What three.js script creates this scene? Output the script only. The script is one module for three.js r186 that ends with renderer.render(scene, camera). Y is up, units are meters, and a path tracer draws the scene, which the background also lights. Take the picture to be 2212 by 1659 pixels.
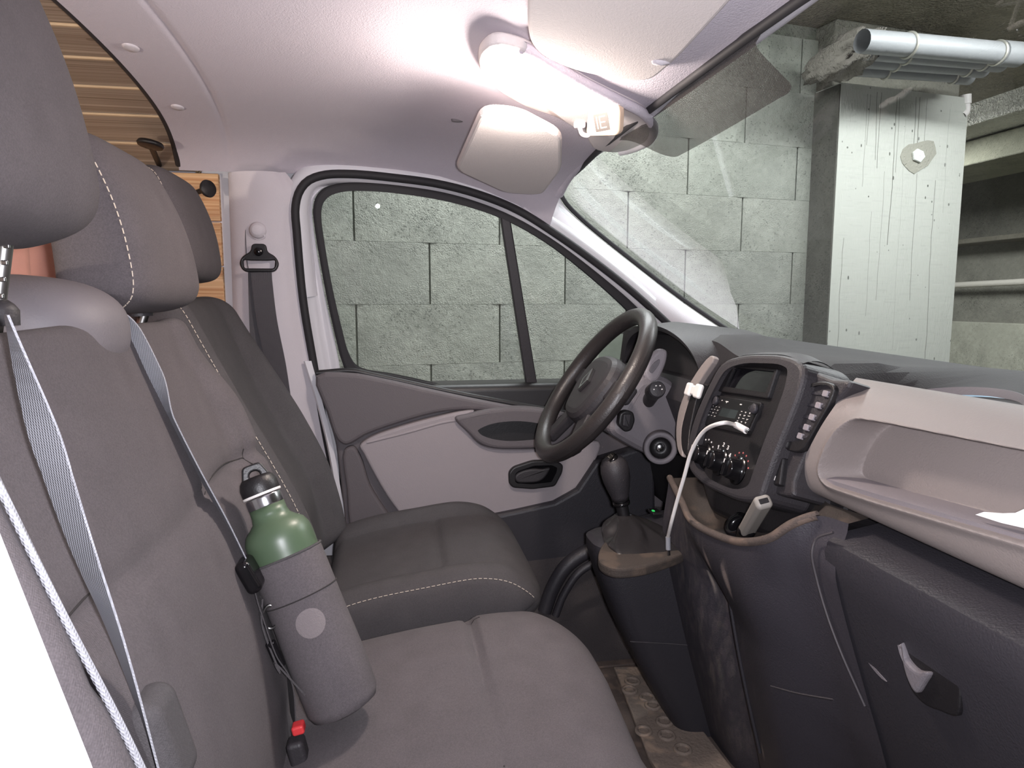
import * as THREE from 'three';
import { RectAreaLightUniformsLib } from 'three/addons/lights/RectAreaLightUniformsLib.js';
import { RoundedBoxGeometry } from 'three/addons/geometries/RoundedBoxGeometry.js';
import { mergeGeometries, mergeVertices, toCreasedNormals } from 'three/addons/utils/BufferGeometryUtils.js';
import { FontLoader } from 'three/addons/loaders/FontLoader.js';
import { TextGeometry } from 'three/addons/geometries/TextGeometry.js';
import { ImprovedNoise } from 'three/addons/math/ImprovedNoise.js';

// ---------------------------------------------------------------- camera, light, exposure
// x runs forward in the van, y is up, -z is the driver's side; the garage ground is y = 0, the cab floor y = 0.60
const scene = new THREE.Scene();
const camera = new THREE.PerspectiveCamera(57.884, 2212 / 1659, 0.02, 60);
camera.position.set(0, 1.45, 0.98);
{
  const yaw = THREE.MathUtils.degToRad(9.7), pitch = THREE.MathUtils.degToRad(6.8);
  camera.lookAt(Math.sin(yaw) * Math.cos(pitch), 1.45 - Math.sin(pitch), 0.98 - Math.cos(yaw) * Math.cos(pitch));
}
scene.add(camera);
const renderer = new THREE.WebGLRenderer({ antialias: true });
renderer.toneMapping = THREE.LinearToneMapping;
renderer.toneMappingExposure = 1.0;
renderer.shadowMap.enabled = true;
renderer.shadowMap.type = THREE.PCFSoftShadowMap;
RectAreaLightUniformsLib.init();
scene.background = new THREE.Color(0x050505);
const LIGHT = {
  flash: 3.7, flashColor: 0xf8f7ff,         // LED of the phone that takes the picture
  dome: 95, domeGlow: 0.5, domeColor: 0xfff2e8,           // cab lamp
  rear: 2.2,                                // added lamp that brightens the rear compartment
  tube: 112, tubeColor: 0xf8fbff,             // garage strip lights
};

// ---------------------------------------------------------------- helpers
const noise = new ImprovedNoise();
let seed = 7;
const rnd = () => { seed = (seed * 1664525 + 1013904223) % 4294967296; return seed / 4294967296; };
const taken = {};
function numbered(n) { if (!(n in taken)) { taken[n] = 0; return n; } taken[n]++; return n + '_' + String(taken[n]).padStart(3, '0'); }
const V = (a) => new THREE.Vector3(a[0], a[1], a[2]);
const lerp = (a, b, t) => a + (b - a) * t;
const sstep = (a, b, x) => { const t = Math.min(1, Math.max(0, (x - a) / (b - a))); return t * t * (3 - 2 * t); };
const gau = (x, c, w) => Math.exp(-(((x - c) / w) ** 2));
function boxUV(g) {                                             // uv in metres, from the side each face looks to
  if (g.index) g = g.toNonIndexed();
  const p = g.attributes.position, n = g.attributes.normal, uv = new Float32Array(p.count * 2);
  for (let i = 0; i < p.count; i += 3) {
    let ax = 0, ay = 0, az = 0;
    for (let k = 0; k < 3; k++) { ax += Math.abs(n.getX(i + k)); ay += Math.abs(n.getY(i + k)); az += Math.abs(n.getZ(i + k)); }
    for (let k = 0; k < 3; k++) {
      const x = p.getX(i + k), y = p.getY(i + k), z = p.getZ(i + k), j = (i + k) * 2;
      if (ay >= ax && ay >= az) { uv[j] = x; uv[j + 1] = z; } else if (ax >= az) { uv[j] = z; uv[j + 1] = y; } else { uv[j] = x; uv[j + 1] = y; }
    }
  }
  g.setAttribute('uv', new THREE.BufferAttribute(uv, 2));
  return g;
}
const strip = (g) => { g = g.index ? g.toNonIndexed() : g; for (const k of Object.keys(g.attributes)) if (!['position', 'normal', 'uv'].includes(k)) g.deleteAttribute(k); if (!g.attributes.uv) g.setAttribute('uv', new THREE.BufferAttribute(new Float32Array(g.attributes.position.count * 2), 2)); return g; };
const merge = (list) => mergeGeometries(list.map(strip));
function obj(name, geo, mat, parent = scene, keepUV = false) {
  if (Array.isArray(geo)) geo = merge(geo);
  if (!keepUV) geo = boxUV(geo);
  const m = new THREE.Mesh(geo, mat);
  m.name = parent === scene ? numbered(name) : name;
  m.castShadow = m.receiveShadow = true;
  parent.add(m);
  return m;
}
function thing(name, label, category, group) {
  const o = new THREE.Group(); o.name = numbered(name); scene.add(o);
  o.userData = { label, category };
  if (group) o.userData.group = group;
  return o;
}
function tag(o, label, category, group) { o.userData = { label, category }; if (group) o.userData.group = group; return o; }
function structure(name, label, category = 'structure') { const o = new THREE.Group(); o.name = numbered(name); o.userData = { kind: 'structure', label, category }; scene.add(o); return o; }

// planes on which flat parts are laid: origin, u, v (w = u x v looks into the cab)
const RAD = Math.PI / 180;
function plane(o, u, v) { u = V(u).normalize(); v = V(v).normalize(); const w = u.clone().cross(v); return new THREE.Matrix4().makeBasis(u, v, w).setPosition(V(o)); }
const PZ = plane([0, 0, 0], [1, 0, 0], [0, 1, 0]);
const PX = plane([0, 0, 0], [0, 0, 1], [0, 1, 0]);             // w = -x
const PY = plane([0, 0, 0], [1, 0, 0], [0, 0, 1]);             // w = -y
const PG = plane([0, 1.30, -0.79], [Math.cos(1.35 * RAD), 0, -Math.sin(1.35 * RAD)], [Math.sin(7.35 * RAD) * Math.sin(1.35 * RAD), Math.cos(7.35 * RAD), Math.sin(7.35 * RAD) * Math.cos(1.35 * RAD)]);   // driver's side glass, leaning inwards
const PS = plane([0.505, 1.25, -0.03], [0, 0, 1], [0.28, 0.96, 0]);                               // face of the centre stack
const PW = plane([0.415, 1.742, 0], [0, 0, 1], [-0.56, 0.395, 0]);                                // windscreen
const PL = plane([0, 0, -1.33], [Math.cos(8.6 * RAD), 0, -Math.sin(8.6 * RAD)], [0, 1, 0]);       // garage wall
const PV = plane([0.14, 1.748, -0.1], [1, -0.06, 0], [0, 0.10, 1]);                                // driver's visor
const PQ = plane([0.2, 1.768, 0.15], [1, -0.10, 0], [0, 0, 1]);                                   // passenger's visor
const onPlane = (P, u, v, w = 0) => new THREE.Vector3(u, v, w).applyMatrix4(P);

function smooth(poly, n = 6, closed = true) {                   // Catmull-Rom through the points
  const c = new THREE.CatmullRomCurve3(poly.map((p) => new THREE.Vector3(p[0], p[1], p[2] || 0)), closed, 'centripetal');
  const pts = c.getPoints(poly.length * n); if (closed) pts.pop();
  return pts.map((p) => (poly[0].length > 2 ? [p.x, p.y, p.z] : [p.x, p.y]));
}
function rounded(poly, r, n = 5) {                              // rounded corners
  const out = [], N = poly.length;
  for (let i = 0; i < N; i++) {
    const p = new THREE.Vector2(...poly[i]), a = new THREE.Vector2(...poly[(i + N - 1) % N]), b = new THREE.Vector2(...poly[(i + 1) % N]);
    const da = a.clone().sub(p), db = b.clone().sub(p), la = Math.min(r, da.length() * 0.48), lb = Math.min(r, db.length() * 0.48);
    const A = p.clone().addScaledVector(da.normalize(), la), B = p.clone().addScaledVector(db.normalize(), lb);
    for (let k = 0; k <= n; k++) { const t = k / n; out.push([(1 - t) ** 2 * A.x + 2 * t * (1 - t) * p.x + t * t * B.x, (1 - t) ** 2 * A.y + 2 * t * (1 - t) * p.y + t * t * B.y]); }
  }
  return out;
}
const rect = (u0, v0, u1, v1, r = 0) => (r ? rounded([[u0, v0], [u1, v0], [u1, v1], [u0, v1]], r) : [[u0, v0], [u1, v0], [u1, v1], [u0, v1]]);
const shapeOf = (poly, holes = []) => {
  const s = new THREE.Shape(poly.map((p) => new THREE.Vector2(p[0], p[1])));
  for (const h of holes) s.holes.push(new THREE.Path(h.map((p) => new THREE.Vector2(p[0], p[1]))));
  return s;
};
function plate(P, poly, w0, w1, bevel = 0.002, holes = []) {    // an outline with thickness and softened edges, from w0 to w1 above its plane
  const b = Math.min(bevel, (w1 - w0) * 0.49);
  const g = new THREE.ExtrudeGeometry(shapeOf(poly, holes), { depth: w1 - w0 - 2 * b, bevelEnabled: b > 0, bevelThickness: b, bevelSize: b, bevelOffset: -b, bevelSegments: 3, curveSegments: 8 });
  g.translate(0, 0, w0 + b); g.applyMatrix4(P);
  return g;
}
function grid(nu, nv, f, closeU = false) {                      // smooth sheet from a function of (i, j)
  const pos = [], idx = [];
  for (let j = 0; j < nv; j++) for (let i = 0; i < nu; i++) { const p = f(i, j); pos.push(p.x ?? p[0], p.y ?? p[1], p.z ?? p[2]); }
  const cu = closeU ? nu : nu - 1;
  for (let j = 0; j < nv - 1; j++) for (let i = 0; i < cu; i++) {
    const a = j * nu + i, b = j * nu + (i + 1) % nu, c = a + nu, d = b + nu;
    idx.push(a, b, d, a, d, c);
  }
  const g = new THREE.BufferGeometry();
  g.setAttribute('position', new THREE.Float32BufferAttribute(pos, 3)); g.setIndex(idx); g.computeVertexNormals();
  return g;
}
function loft(rings, crease = 0.9, caps = true) {               // closed rings joined in order
  const n = rings[0].length;
  const g = grid(n, rings.length, (i, j) => rings[j][i], true);
  const idx = Array.from(g.index.array), pos = Array.from(g.attributes.position.array);
  if (caps) for (const [j, flip] of [[0, 1], [rings.length - 1, 0]]) {
    const c = [0, 0, 0]; for (const p of rings[j]) { c[0] += (p.x ?? p[0]) / n; c[1] += (p.y ?? p[1]) / n; c[2] += (p.z ?? p[2]) / n; }
    const k = pos.length / 3; pos.push(...c);
    for (let i = 0; i < n; i++) { const a = j * n + i, b = j * n + (i + 1) % n; flip ? idx.push(k, b, a) : idx.push(k, a, b); }
  }
  const h = new THREE.BufferGeometry();
  h.setAttribute('position', new THREE.Float32BufferAttribute(pos, 3)); h.setIndex(idx);
  return toCreasedNormals(h, crease);
}
// sweep of an (x, y) outline along z; f(z) may return a changed outline
const sweepZ = (zs, f, crease = 0.6) => loft(zs.map((z) => f(z).map((p) => [p[0], p[1], z])), crease);
function tube(pts, r, seg = 0, rad = 10, closed = false) {
  const c = new THREE.CatmullRomCurve3(pts.map((p) => (p.isVector3 ? p : V(p))), closed, 'centripetal');
  return new THREE.TubeGeometry(c, seg || pts.length * 6, r, rad, closed);
}
function ribbon(pts, dirs, widths, th = 0.0014, n = 8) {        // webbing: centre line, width direction and width at each point
  const c = new THREE.CatmullRomCurve3(pts.map(V), false, 'centripetal'), d = new THREE.CatmullRomCurve3(dirs.map(V), false, 'centripetal');
  const N = pts.length * n, rings = [];
  for (let i = 0; i <= N; i++) {
    const t = i / N, k = t * (pts.length - 1), a = Math.min(pts.length - 2, Math.floor(k)), w = lerp(widths[a], widths[a + 1], k - a) / 2;
    const p = c.getPoint(t), T = c.getTangent(t), D = d.getPoint(t).normalize(), Nn = T.clone().cross(D).normalize().multiplyScalar(th / 2);
    D.multiplyScalar(w);
    rings.push([p.clone().add(D).add(Nn), p.clone().sub(D).add(Nn), p.clone().sub(D).sub(Nn), p.clone().add(D).sub(Nn)]);
  }
  return loft(rings, 0.7);
}
const lathe = (prof, seg = 40) => new THREE.LatheGeometry(prof.map((p) => new THREE.Vector2(p[0], p[1])), seg);
function place(g, from, axis) {                                 // geometry made along +y, set at from along axis
  g.applyQuaternion(new THREE.Quaternion().setFromUnitVectors(new THREE.Vector3(0, 1, 0), V(axis).normalize())); g.translate(...from); return g;
}
function bar(a, b, r, rad = 12) { const A = V(a), B = V(b), d = B.clone().sub(A), g = new THREE.CylinderGeometry(r, r, d.length(), rad); g.translate(0, d.length() / 2, 0); return place(g, a, d.toArray()); }
const rbox = (x, y, z, w, h, d, r = 0.004) => { const g = new RoundedBoxGeometry(w, h, d, 2, Math.min(r, w * 0.49, h * 0.49, d * 0.49)); g.translate(x, y, z); return g; };
// upholstered pad: prof is the line of its front face in (x, y), hw its half width, th its thickness
function pad({ prof, zc, hw, th, flip = 1, nV = 80, nA = 96, eA = 0.42, eD = 0.6, ends = [0.1, 0.1], shrink = 0.06, sculpt }) {
  const c = new THREE.CatmullRomCurve3(prof.map((p) => new THREE.Vector3(p[0], p[1], 0)), false, 'centripetal');
  const W = typeof hw === 'function' ? hw : () => hw, H = typeof th === 'function' ? th : () => th, ZC = typeof zc === 'function' ? zc : () => zc;
  const at = (ca, sa, v, lift = 0) => {
    let s = 1;
    if (v < ends[0]) s = Math.sqrt(Math.max(0, 1 - ((ends[0] - v) / ends[0]) ** 2)); else if (v > 1 - ends[1]) s = Math.sqrt(Math.max(0, 1 - ((v - 1 + ends[1]) / ends[1]) ** 2));
    const P = c.getPointAt(Math.min(1, Math.max(0, v))), T = c.getTangentAt(Math.min(1, Math.max(0, v))), N = new THREE.Vector3(T.y, -T.x, 0).multiplyScalar(flip);
    const w = W(v) - shrink * (1 - s), h = H(v) / 2;
    const a = w * Math.sign(ca) * Math.abs(ca) ** eA; let d = h * s * Math.sign(sa) * Math.abs(sa) ** eD;
    if (sa > 0 && sculpt) d += sculpt(a / W(v), v) * Math.min(1, sa * 2.2) * s;
    const q = P.addScaledVector(N, d - h + lift); q.z = ZC(v) + a; return q;
  };
  const g = grid(nA, nV, (i, j) => { const t = j / (nV - 1), v = 0.5 - 0.5 * Math.cos(Math.PI * t); const th_ = -i / nA * Math.PI * 2; return at(Math.cos(th_) * flip, Math.sin(th_), v); }, true);
  const surf = (u, v, lift = 0.0008) => { const ca = Math.sign(u) * Math.abs(u) ** (1 / eA); return at(ca, Math.sqrt(Math.max(0, 1 - ca * ca)), v, lift); };
  return { geo: g, surf };
}
function stitches(curvePts, len = 0.006, gap = 0.0032, r = 0.0007) {   // visible thread
  const c = new THREE.CatmullRomCurve3(curvePts.map((p) => (p.isVector3 ? p : V(p))), false, 'centripetal'), L = c.getLength(), n = Math.floor(L / (len + gap)), out = [];
  for (let i = 0; i < n; i++) { const a = c.getPointAt(i * (len + gap) / L), b = c.getPointAt(Math.min(1, (i * (len + gap) + len) / L)); out.push(bar(a.toArray(), b.toArray(), r, 5)); }
  return merge(out);
}

// ---------------------------------------------------------------- textures and materials
function tex(n, f, colour = false, rep = 1) {                   // n x n texture from f(x, y) in 0..1 (grey or [r, g, b])
  const d = new Uint8Array(n * n * 4);
  for (let y = 0; y < n; y++) for (let x = 0; x < n; x++) {
    const c = f(x / n, y / n, x, y), k = (y * n + x) * 4, a = Array.isArray(c) ? c : [c, c, c];
    for (let i = 0; i < 3; i++) d[k + i] = Math.max(0, Math.min(255, a[i] * 255)); d[k + 3] = 255;
  }
  const t = new THREE.DataTexture(d, n, n); t.wrapS = t.wrapT = THREE.RepeatWrapping; t.magFilter = THREE.LinearFilter; t.minFilter = THREE.LinearMipmapLinearFilter; t.generateMipmaps = true;
  t.repeat.set(rep, rep); if (colour) t.colorSpace = THREE.SRGBColorSpace; t.needsUpdate = true; return t;
}
// noise that repeats after one tile: p waves of the given count
function tn(x, y, f, z = 0) { const a = x * f, b = y * f, s = (v) => v * v * (3 - 2 * v); const n = (i, j) => noise.noise(i + 0.37, j + 0.61, z + 0.5); const wx = s(x), wy = s(y); return lerp(lerp(n(a, b), n(a - f, b), wx), lerp(n(a, b - f), n(a - f, b - f), wx), wy); }
const hash = (x, y) => { let h = (x * 374761393 + y * 668265263) | 0; h = (h ^ (h >>> 13)) * 1274126177 | 0; return ((h ^ (h >>> 16)) >>> 0) / 4294967296; };
const T = {
  grain: tex(256, (x, y) => 0.5 + 0.35 * tn(x, y, 40) + 0.25 * tn(x, y, 90, 3), false, 12),                 // moulded plastic, 8 cm tile
  weave: tex(256, (x, y, i, j) => 0.5 + 0.25 * Math.sin(i * Math.PI / 2) * Math.sin(j * Math.PI / 2) + 0.3 * (hash(i, j) - 0.5), false, 8),
  felt: tex(256, (x, y, i, j) => 0.5 + 0.5 * (hash(i, j) - 0.5) + 0.3 * tn(x, y, 50), false, 8),
  web: tex(128, (x, y, i, j) => 0.5 + 0.3 * Math.sin(i * Math.PI / 4) + 0.25 * Math.sin((i + j) * Math.PI / 4), false, 30),
  rough: tex(512, (x, y, i, j) => 0.55 + 0.2 * tn(x, y, 12) + 0.2 * tn(x, y, 48, 2) + 0.15 * tn(x, y, 110, 5) - 0.6 * Math.max(0, tn(x, y, 70, 9) - 0.22), false, 2),
  roughCol: tex(512, (x, y, i, j) => { const v = 0.72 + 0.07 * tn(x, y, 5, 1) + 0.06 * tn(x, y, 22, 4) + 0.08 * (hash(i, j) - 0.5) - 0.5 * Math.max(0, tn(x, y, 80, 9) - 0.24); return [v * 0.995, v, v * 0.97]; }, true, 2),
  fabCol: tex(256, (x, y, i, j) => 0.82 + 0.14 * (hash(i, j) - 0.5) + 0.05 * tn(x, y, 6), true, 5),
  dirt: tex(512, (x, y, i, j) => { const m = sstep(0.05, 0.4, tn(x, y, 9, 2) + 0.5 * tn(x, y, 30, 6)); const v = 0.76 + 0.14 * (hash(i, j) - 0.5); return [lerp(v, 0.96, m), lerp(v * 0.985, 0.92, m), lerp(v * 0.98, 0.88, m)]; }, true, 2.5),
};
T.roughFine = T.rough.clone(); T.roughFine.repeat.set(5, 5); T.roughFine.needsUpdate = true;
const bumped = (o, t, s) => ({ ...o, bumpMap: t, bumpScale: s });
const S = (o) => new THREE.MeshStandardMaterial(o), PH = (o) => new THREE.MeshPhysicalMaterial(o);
const M = {
  fabric: S(bumped({ color: 0x686164, map: T.fabCol, roughness: 0.95 }, T.weave, 0.0006)),
  fabricDark: S(bumped({ color: 0x555153, map: T.fabCol, roughness: 0.92 }, T.weave, 0.0006)),
  thread: S({ color: 0xcdbfb0, roughness: 0.8 }),
  seam: S({ color: 0x2a2626, roughness: 0.95 }),
  dash: S(bumped({ color: 0x302d30, roughness: 0.55 }, T.grain, 0.0005)),
  dashTop: S(bumped({ color: 0x282527, roughness: 0.75 }, T.grain, 0.0005)),
  dashLow: S(bumped({ color: 0x312f34, roughness: 0.5 }, T.grain, 0.0006)),
  dusty: S(bumped({ color: 0x6e625c, map: T.dirt, roughness: 0.85 }, T.grain, 0.0006)),
  black: S(bumped({ color: 0x1b191b, roughness: 0.45 }, T.grain, 0.0003)),
  gloss: S({ color: 0x121113, roughness: 0.18 }),
  rubber: S({ color: 0x262427, roughness: 0.7 }),
  grey: S(bumped({ color: 0x857c79, roughness: 0.6 }, T.grain, 0.0004)),
  greyCool: S(bumped({ color: 0x8d868a, roughness: 0.6 }, T.grain, 0.0004)),
  shroud: S(bumped({ color: 0x6c676b, roughness: 0.6 }, T.grain, 0.0004)),
  door: S(bumped({ color: 0x5e585b, roughness: 0.65 }, T.grain, 0.0005)),
  doorInsert: S(bumped({ color: 0x968e91, roughness: 0.65 }, T.grain, 0.0004)),
  lining: S(bumped({ color: 0xccc4cd, roughness: 1 }, T.felt, 0.0008)),
  pillar: S(bumped({ color: 0xcbc4c9, roughness: 0.75 }, T.grain, 0.0004)),
  visor: S(bumped({ color: 0xdfd6d4, roughness: 0.9 }, T.felt, 0.0004)),
  paint: PH({ color: 0xd9d7dc, roughness: 0.35, clearcoat: 0.7, clearcoatRoughness: 0.08 }),
  glass: PH({ color: 0xfcfffd, roughness: 0, metalness: 0, transmission: 1, thickness: 0, ior: 1.5 }),
  chrome: S({ color: 0xc9c9cc, metalness: 1, roughness: 0.2 }),
  steel: S({ color: 0x9b9a98, metalness: 1, roughness: 0.35 }),
  scored: S({ color: 0x4b474a, roughness: 0.6 }),
  belt: S(bumped({ color: 0x8f8f95, roughness: 0.55 }, T.web, 0.0005)),
  beltDark: S(bumped({ color: 0x4c494d, roughness: 0.6 }, T.web, 0.0005)),
  white: S({ color: 0xe6e1dd, roughness: 0.45 }),
  concrete: S(bumped({ color: 0xc9cbc5, map: T.roughCol, roughness: 0.95 }, T.rough, 0.012)),
  concreteDark: S(bumped({ color: 0xa8a59c, map: T.roughCol, roughness: 0.95 }, T.rough, 0.01)),
};

// ================================================================ the garage
{
  const fl = obj('floor', rbox(1, -0.06, 0, 10, 0.12, 10, 0.01), M.concreteDark); fl.userData = { kind: 'structure', label: 'grey concrete garage floor under the van', category: 'floor' };
  const ce = obj('ceiling', rbox(1, 2.56, 0, 10, 0.14, 10, 0.01), S(bumped({ color: 0xbcb3a2, map: T.roughCol, roughness: 1 }, T.rough, 0.02)));
  ce.userData = { kind: 'structure', label: 'brownish concrete garage ceiling above the pipes', category: 'ceiling' };
  for (const [n, x, z, w, d] of [['wall_back', -4, 0, 0.1, 10], ['wall_right', 1, 5, 10, 0.1]]) { const w_ = obj(n, rbox(x, 1.25, z, w, 2.5, d, 0.01), M.concrete); w_.userData = { kind: 'structure', label: 'rough concrete garage wall out behind the camera', category: 'wall' }; }
}
{ // block wall beside the driver's door: every block on its own
  const w = structure('wall_left', 'pale rough concrete block wall seen through the driver side window', 'wall');
  const A = 8.6 * RAD;
  w.position.set(0, 0, -1.33); w.rotation.y = A;
  const back = rbox(-0.1, 1.25, -0.10, 4.2, 2.5, 0.17, 0.002);
  obj('mortar', back, S(bumped({ color: 0x9a9d93, map: T.roughCol, roughness: 1 }, T.rough, 0.006)), w);
  const L = 0.483, H = 0.2, gap = 0.006;
  const variants = [];
  for (let k = 0; k < 5; k++) {
    const g0 = new THREE.BoxGeometry(L - gap, H - 0.0008, 0.02, 16, 8, 1), p = g0.attributes.position;
    for (let i = 0; i < p.count; i++) {
      const x = p.getX(i), y = p.getY(i), z = p.getZ(i);
      if (z > 0) { const ex = Math.min(1, (L / 2 - gap / 2 - Math.abs(x)) / 0.012), ey = Math.min(1, (H / 2 - 0.0012 - Math.abs(y)) / 0.012); p.setZ(i, z + 0.0008 * noise.noise(x * 12 + k * 9, y * 12, k * 3.3) - 0.003 * (1 - ex) - 0.0001 * (1 - ey)); }
    }
    g0.computeVertexNormals(); g0.translate(0, 0, -0.01);
    const g = boxUV(g0), uv = g.attributes.uv; for (let i = 0; i < uv.count; i++) uv.setXY(i, uv.getX(i) + k * 0.173, uv.getY(i) + k * 0.291);
    variants.push(g);
  }
  const tones = [0xc8cac4, 0xc3c6bf, 0xcccec7].map((c) => S(bumped({ color: c, map: T.roughCol, roughness: 0.95 }, T.roughFine, 0.004)));
  for (let r = 3; r < 12; r++) for (let c = -3; c < 5; c++) {
    const x = 0.125 + L / 2 + c * L + (r % 2 ? 0 : -L / 2);
    if (x + L / 2 > 2.2) continue;
    const b = obj('block', variants[Math.floor(rnd() * 5)], tones[Math.floor(rnd() * 3)], w, true);
    b.position.set(x, 0.04 + r * H + H / 2, (rnd() - 0.5) * 0.0006);
  }
}
{ // square column in front of the bonnet
  const cv = document.createElement('canvas'); cv.width = 768; cv.height = 2048; const c = cv.getContext('2d');
  c.fillStyle = '#e4e6e0'; c.fillRect(0, 0, 768, 2048);
  for (let i = 0; i < 2600; i++) { const v = 205 + rnd() * 35; c.fillStyle = `rgba(${v},${v + 2},${v - 4},0.25)`; c.fillRect(rnd() * 768, rnd() * 2048, 10 + rnd() * 70, 2 + rnd() * 5); }
  for (let i = 0; i < 120; i++) { c.fillStyle = `rgba(70,72,66,${0.3 + rnd() * 0.5})`; const s = 1 + rnd() * 4; c.beginPath(); c.ellipse(rnd() * 768, rnd() * 2048, s, s * (0.6 + rnd()), 0, 0, 7); c.fill(); }
  // runs of dirty water: [u (0..1 from the wall side), v from the top in metres, length]
  for (const [u, v0, len, dk] of [[0.2, 0.03, 0.34, .5], [0.22, 0.03, 0.2, .6], [0.27, 0.02, 0.26, .7], [0.3, 0.02, 0.28, .7], [0.42, 0.03, 0.55, .9], [0.44, 0.03, 0.3, .6], [0.57, 0.02, 0.2, .8], [0.6, 0.02, 0.25, .9], [0.66, 0.02, 0.22, .6], [0.08, 0.55, 0.5, .6], [0.36, 0.3, 0.5, .5], [0.62, 0.3, 0.5, .6], [0.77, 0.32, 0.75, .7], [0.28, 0.45, 0.4, .4], [0.85, 0.05, 0.4, .3], [0.5, 0.1, 0.9, .25]]) {
    let x = u * 768; c.strokeStyle = `rgba(88,88,80,${dk})`; c.lineWidth = 1.2 + dk * 2; c.beginPath(); c.moveTo(x, v0 * 930);
    for (let y = v0; y < v0 + len; y += 0.03) { x += (rnd() - 0.52) * 5; c.lineTo(x, y * 930); } c.stroke();
    c.strokeStyle = `rgba(245,247,238,${dk * 0.6})`; c.lineWidth = 1.5; c.beginPath(); c.moveTo(x + 5, v0 * 930); c.lineTo(x + 4, (v0 + len * 0.6) * 930); c.stroke();
  }
  const t = new THREE.CanvasTexture(cv); t.colorSpace = THREE.SRGBColorSpace; t.anisotropy = 4;
  const col = thing('concrete_column', 'cream painted square concrete column with dirty drip marks beyond windscreen', 'column');
  // a pilaster standing 13 cm proud of the block wall, square with it
  const W0 = 0.13, U0 = 1.645, U1 = 2.275;
  col.position.set(0, 0, -1.33); col.rotation.y = 8.6 * RAD;
  const g = new THREE.BoxGeometry(U1 - U0, 2.25, 0.4, 1, 1, 1); g.translate((U0 + U1) / 2, 1.125, W0 - 0.2);
  obj('shaft', g, S({ color: 0xcfcfcb, map: t, roughness: 0.75, bumpMap: T.rough, bumpScale: 0.002 }), col, true);
  const patch = [[1.9431,2.0044],[1.9545,2.0328],[1.9806,2.0518],[2.0127,2.0575],[2.0447,2.0666],[2.0747,2.074],[2.1058,2.0726],[2.1174,2.0506],[2.1245,2.0264],[2.103,2.0003],[2.086,1.9781],[2.0542,1.9622],[2.0183,1.9426],[1.994,1.9517],[1.9743,1.9646],[1.9543,1.9808]];
  const pm = obj('bare_patch', plate(PZ, patch, W0, W0 + 0.0025, 0.001), S(bumped({ color: 0x99988c, roughness: 1 }, T.rough, 0.004)), col);
  pm.userData.label = 'bare grey patch where paint has come off';
  const plug = [[1.9972,2.0217],[2.0192,2.037],[2.0482,2.0285],[2.0595,2.0082],[2.0379,1.9858],[2.0043,1.9943]];
  obj('plaster_plug', plate(PZ, plug, W0 + 0.002, W0 + 0.012, 0.003), S(bumped({ color: 0xd9dcd6, roughness: 1 }, T.rough, 0.004)), col);
  obj('shaded_side', rbox(U0 - 0.002, 1.125, W0 - 0.2, 0.008, 2.24, 0.396, 0.002), S(bumped({ color: 0x74726d, map: T.roughCol, roughness: 1 }, T.rough, 0.004)), col).userData.label = 'column side coloured dark grey to show its shade';  // shade of the column side, put into a darker colour
  const bm = structure('trim_1', 'grey concrete beam resting on the cream column', 'beam');
  bm.position.copy(col.position); bm.rotation.copy(col.rotation);
  obj('beam', rbox(1.96, 2.37, -0.06, 0.63, 0.24, 0.3, 0.01), M.concreteDark, bm);
}
{ // far end of the garage, right of the column
  const w = structure('wall_front', 'far garage wall with cream lower paint right of column', 'wall');
  obj('upper_wall', rbox(4.3, 1.9, -2.0, 0.2, 1.3, 7.6, 0.01), M.concreteDark, w);
  obj('lower_wall', rbox(4.28, 0.65, -2.0, 0.2, 1.3, 7.6, 0.01), S(bumped({ color: 0xd8d6c9, map: T.roughCol, roughness: 0.9 }, T.rough, 0.004)), w);
  obj('ledge', rbox(4.1, 1.87, -2.0, 0.22, 0.035, 7.6, 0.008), S(bumped({ color: 0x8b857a, map: T.roughCol, roughness: 1 }, T.rough, 0.004)), w);
  obj('beam', rbox(3.55, 2.3, -2.0, 0.5, 0.14, 7.6, 0.01), S(bumped({ color: 0xb3b1a0, map: T.roughCol, roughness: 1 }, T.rough, 0.006)), w);
  obj('roughcast_band', rbox(3.2, 2.44, -2.0, 0.3, 0.12, 7.6, 0.01), S(bumped({ color: 0xe4e2d6, roughness: 1 }, T.rough, 0.05)), w);
  const far = obj('wall_left', rbox(3.5, 1.25, -4.2, 4, 2.5, 0.2, 0.01), M.concrete); far.userData = { kind: 'structure', label: 'recessed side wall of the garage behind column', category: 'wall' };
  const c = thing('wall_conduit', 'pale dusty conduit running along the far garage wall', 'pipe');
  obj('conduit_tube', tube([[4.1, 1.56, -4], [4.08, 1.585, -2.4], [4.07, 1.6, -1]], 0.022, 20), S(bumped({ color: 0xb9b4aa, roughness: 0.8 }, T.rough, 0.003)), c);
  for (const z of [-2.9, -2.3, -1.7]) obj('clip', rbox(4.12, 1.585, z, 0.1, 0.03, 0.03, 0.005), M.steel, c);
}
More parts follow.
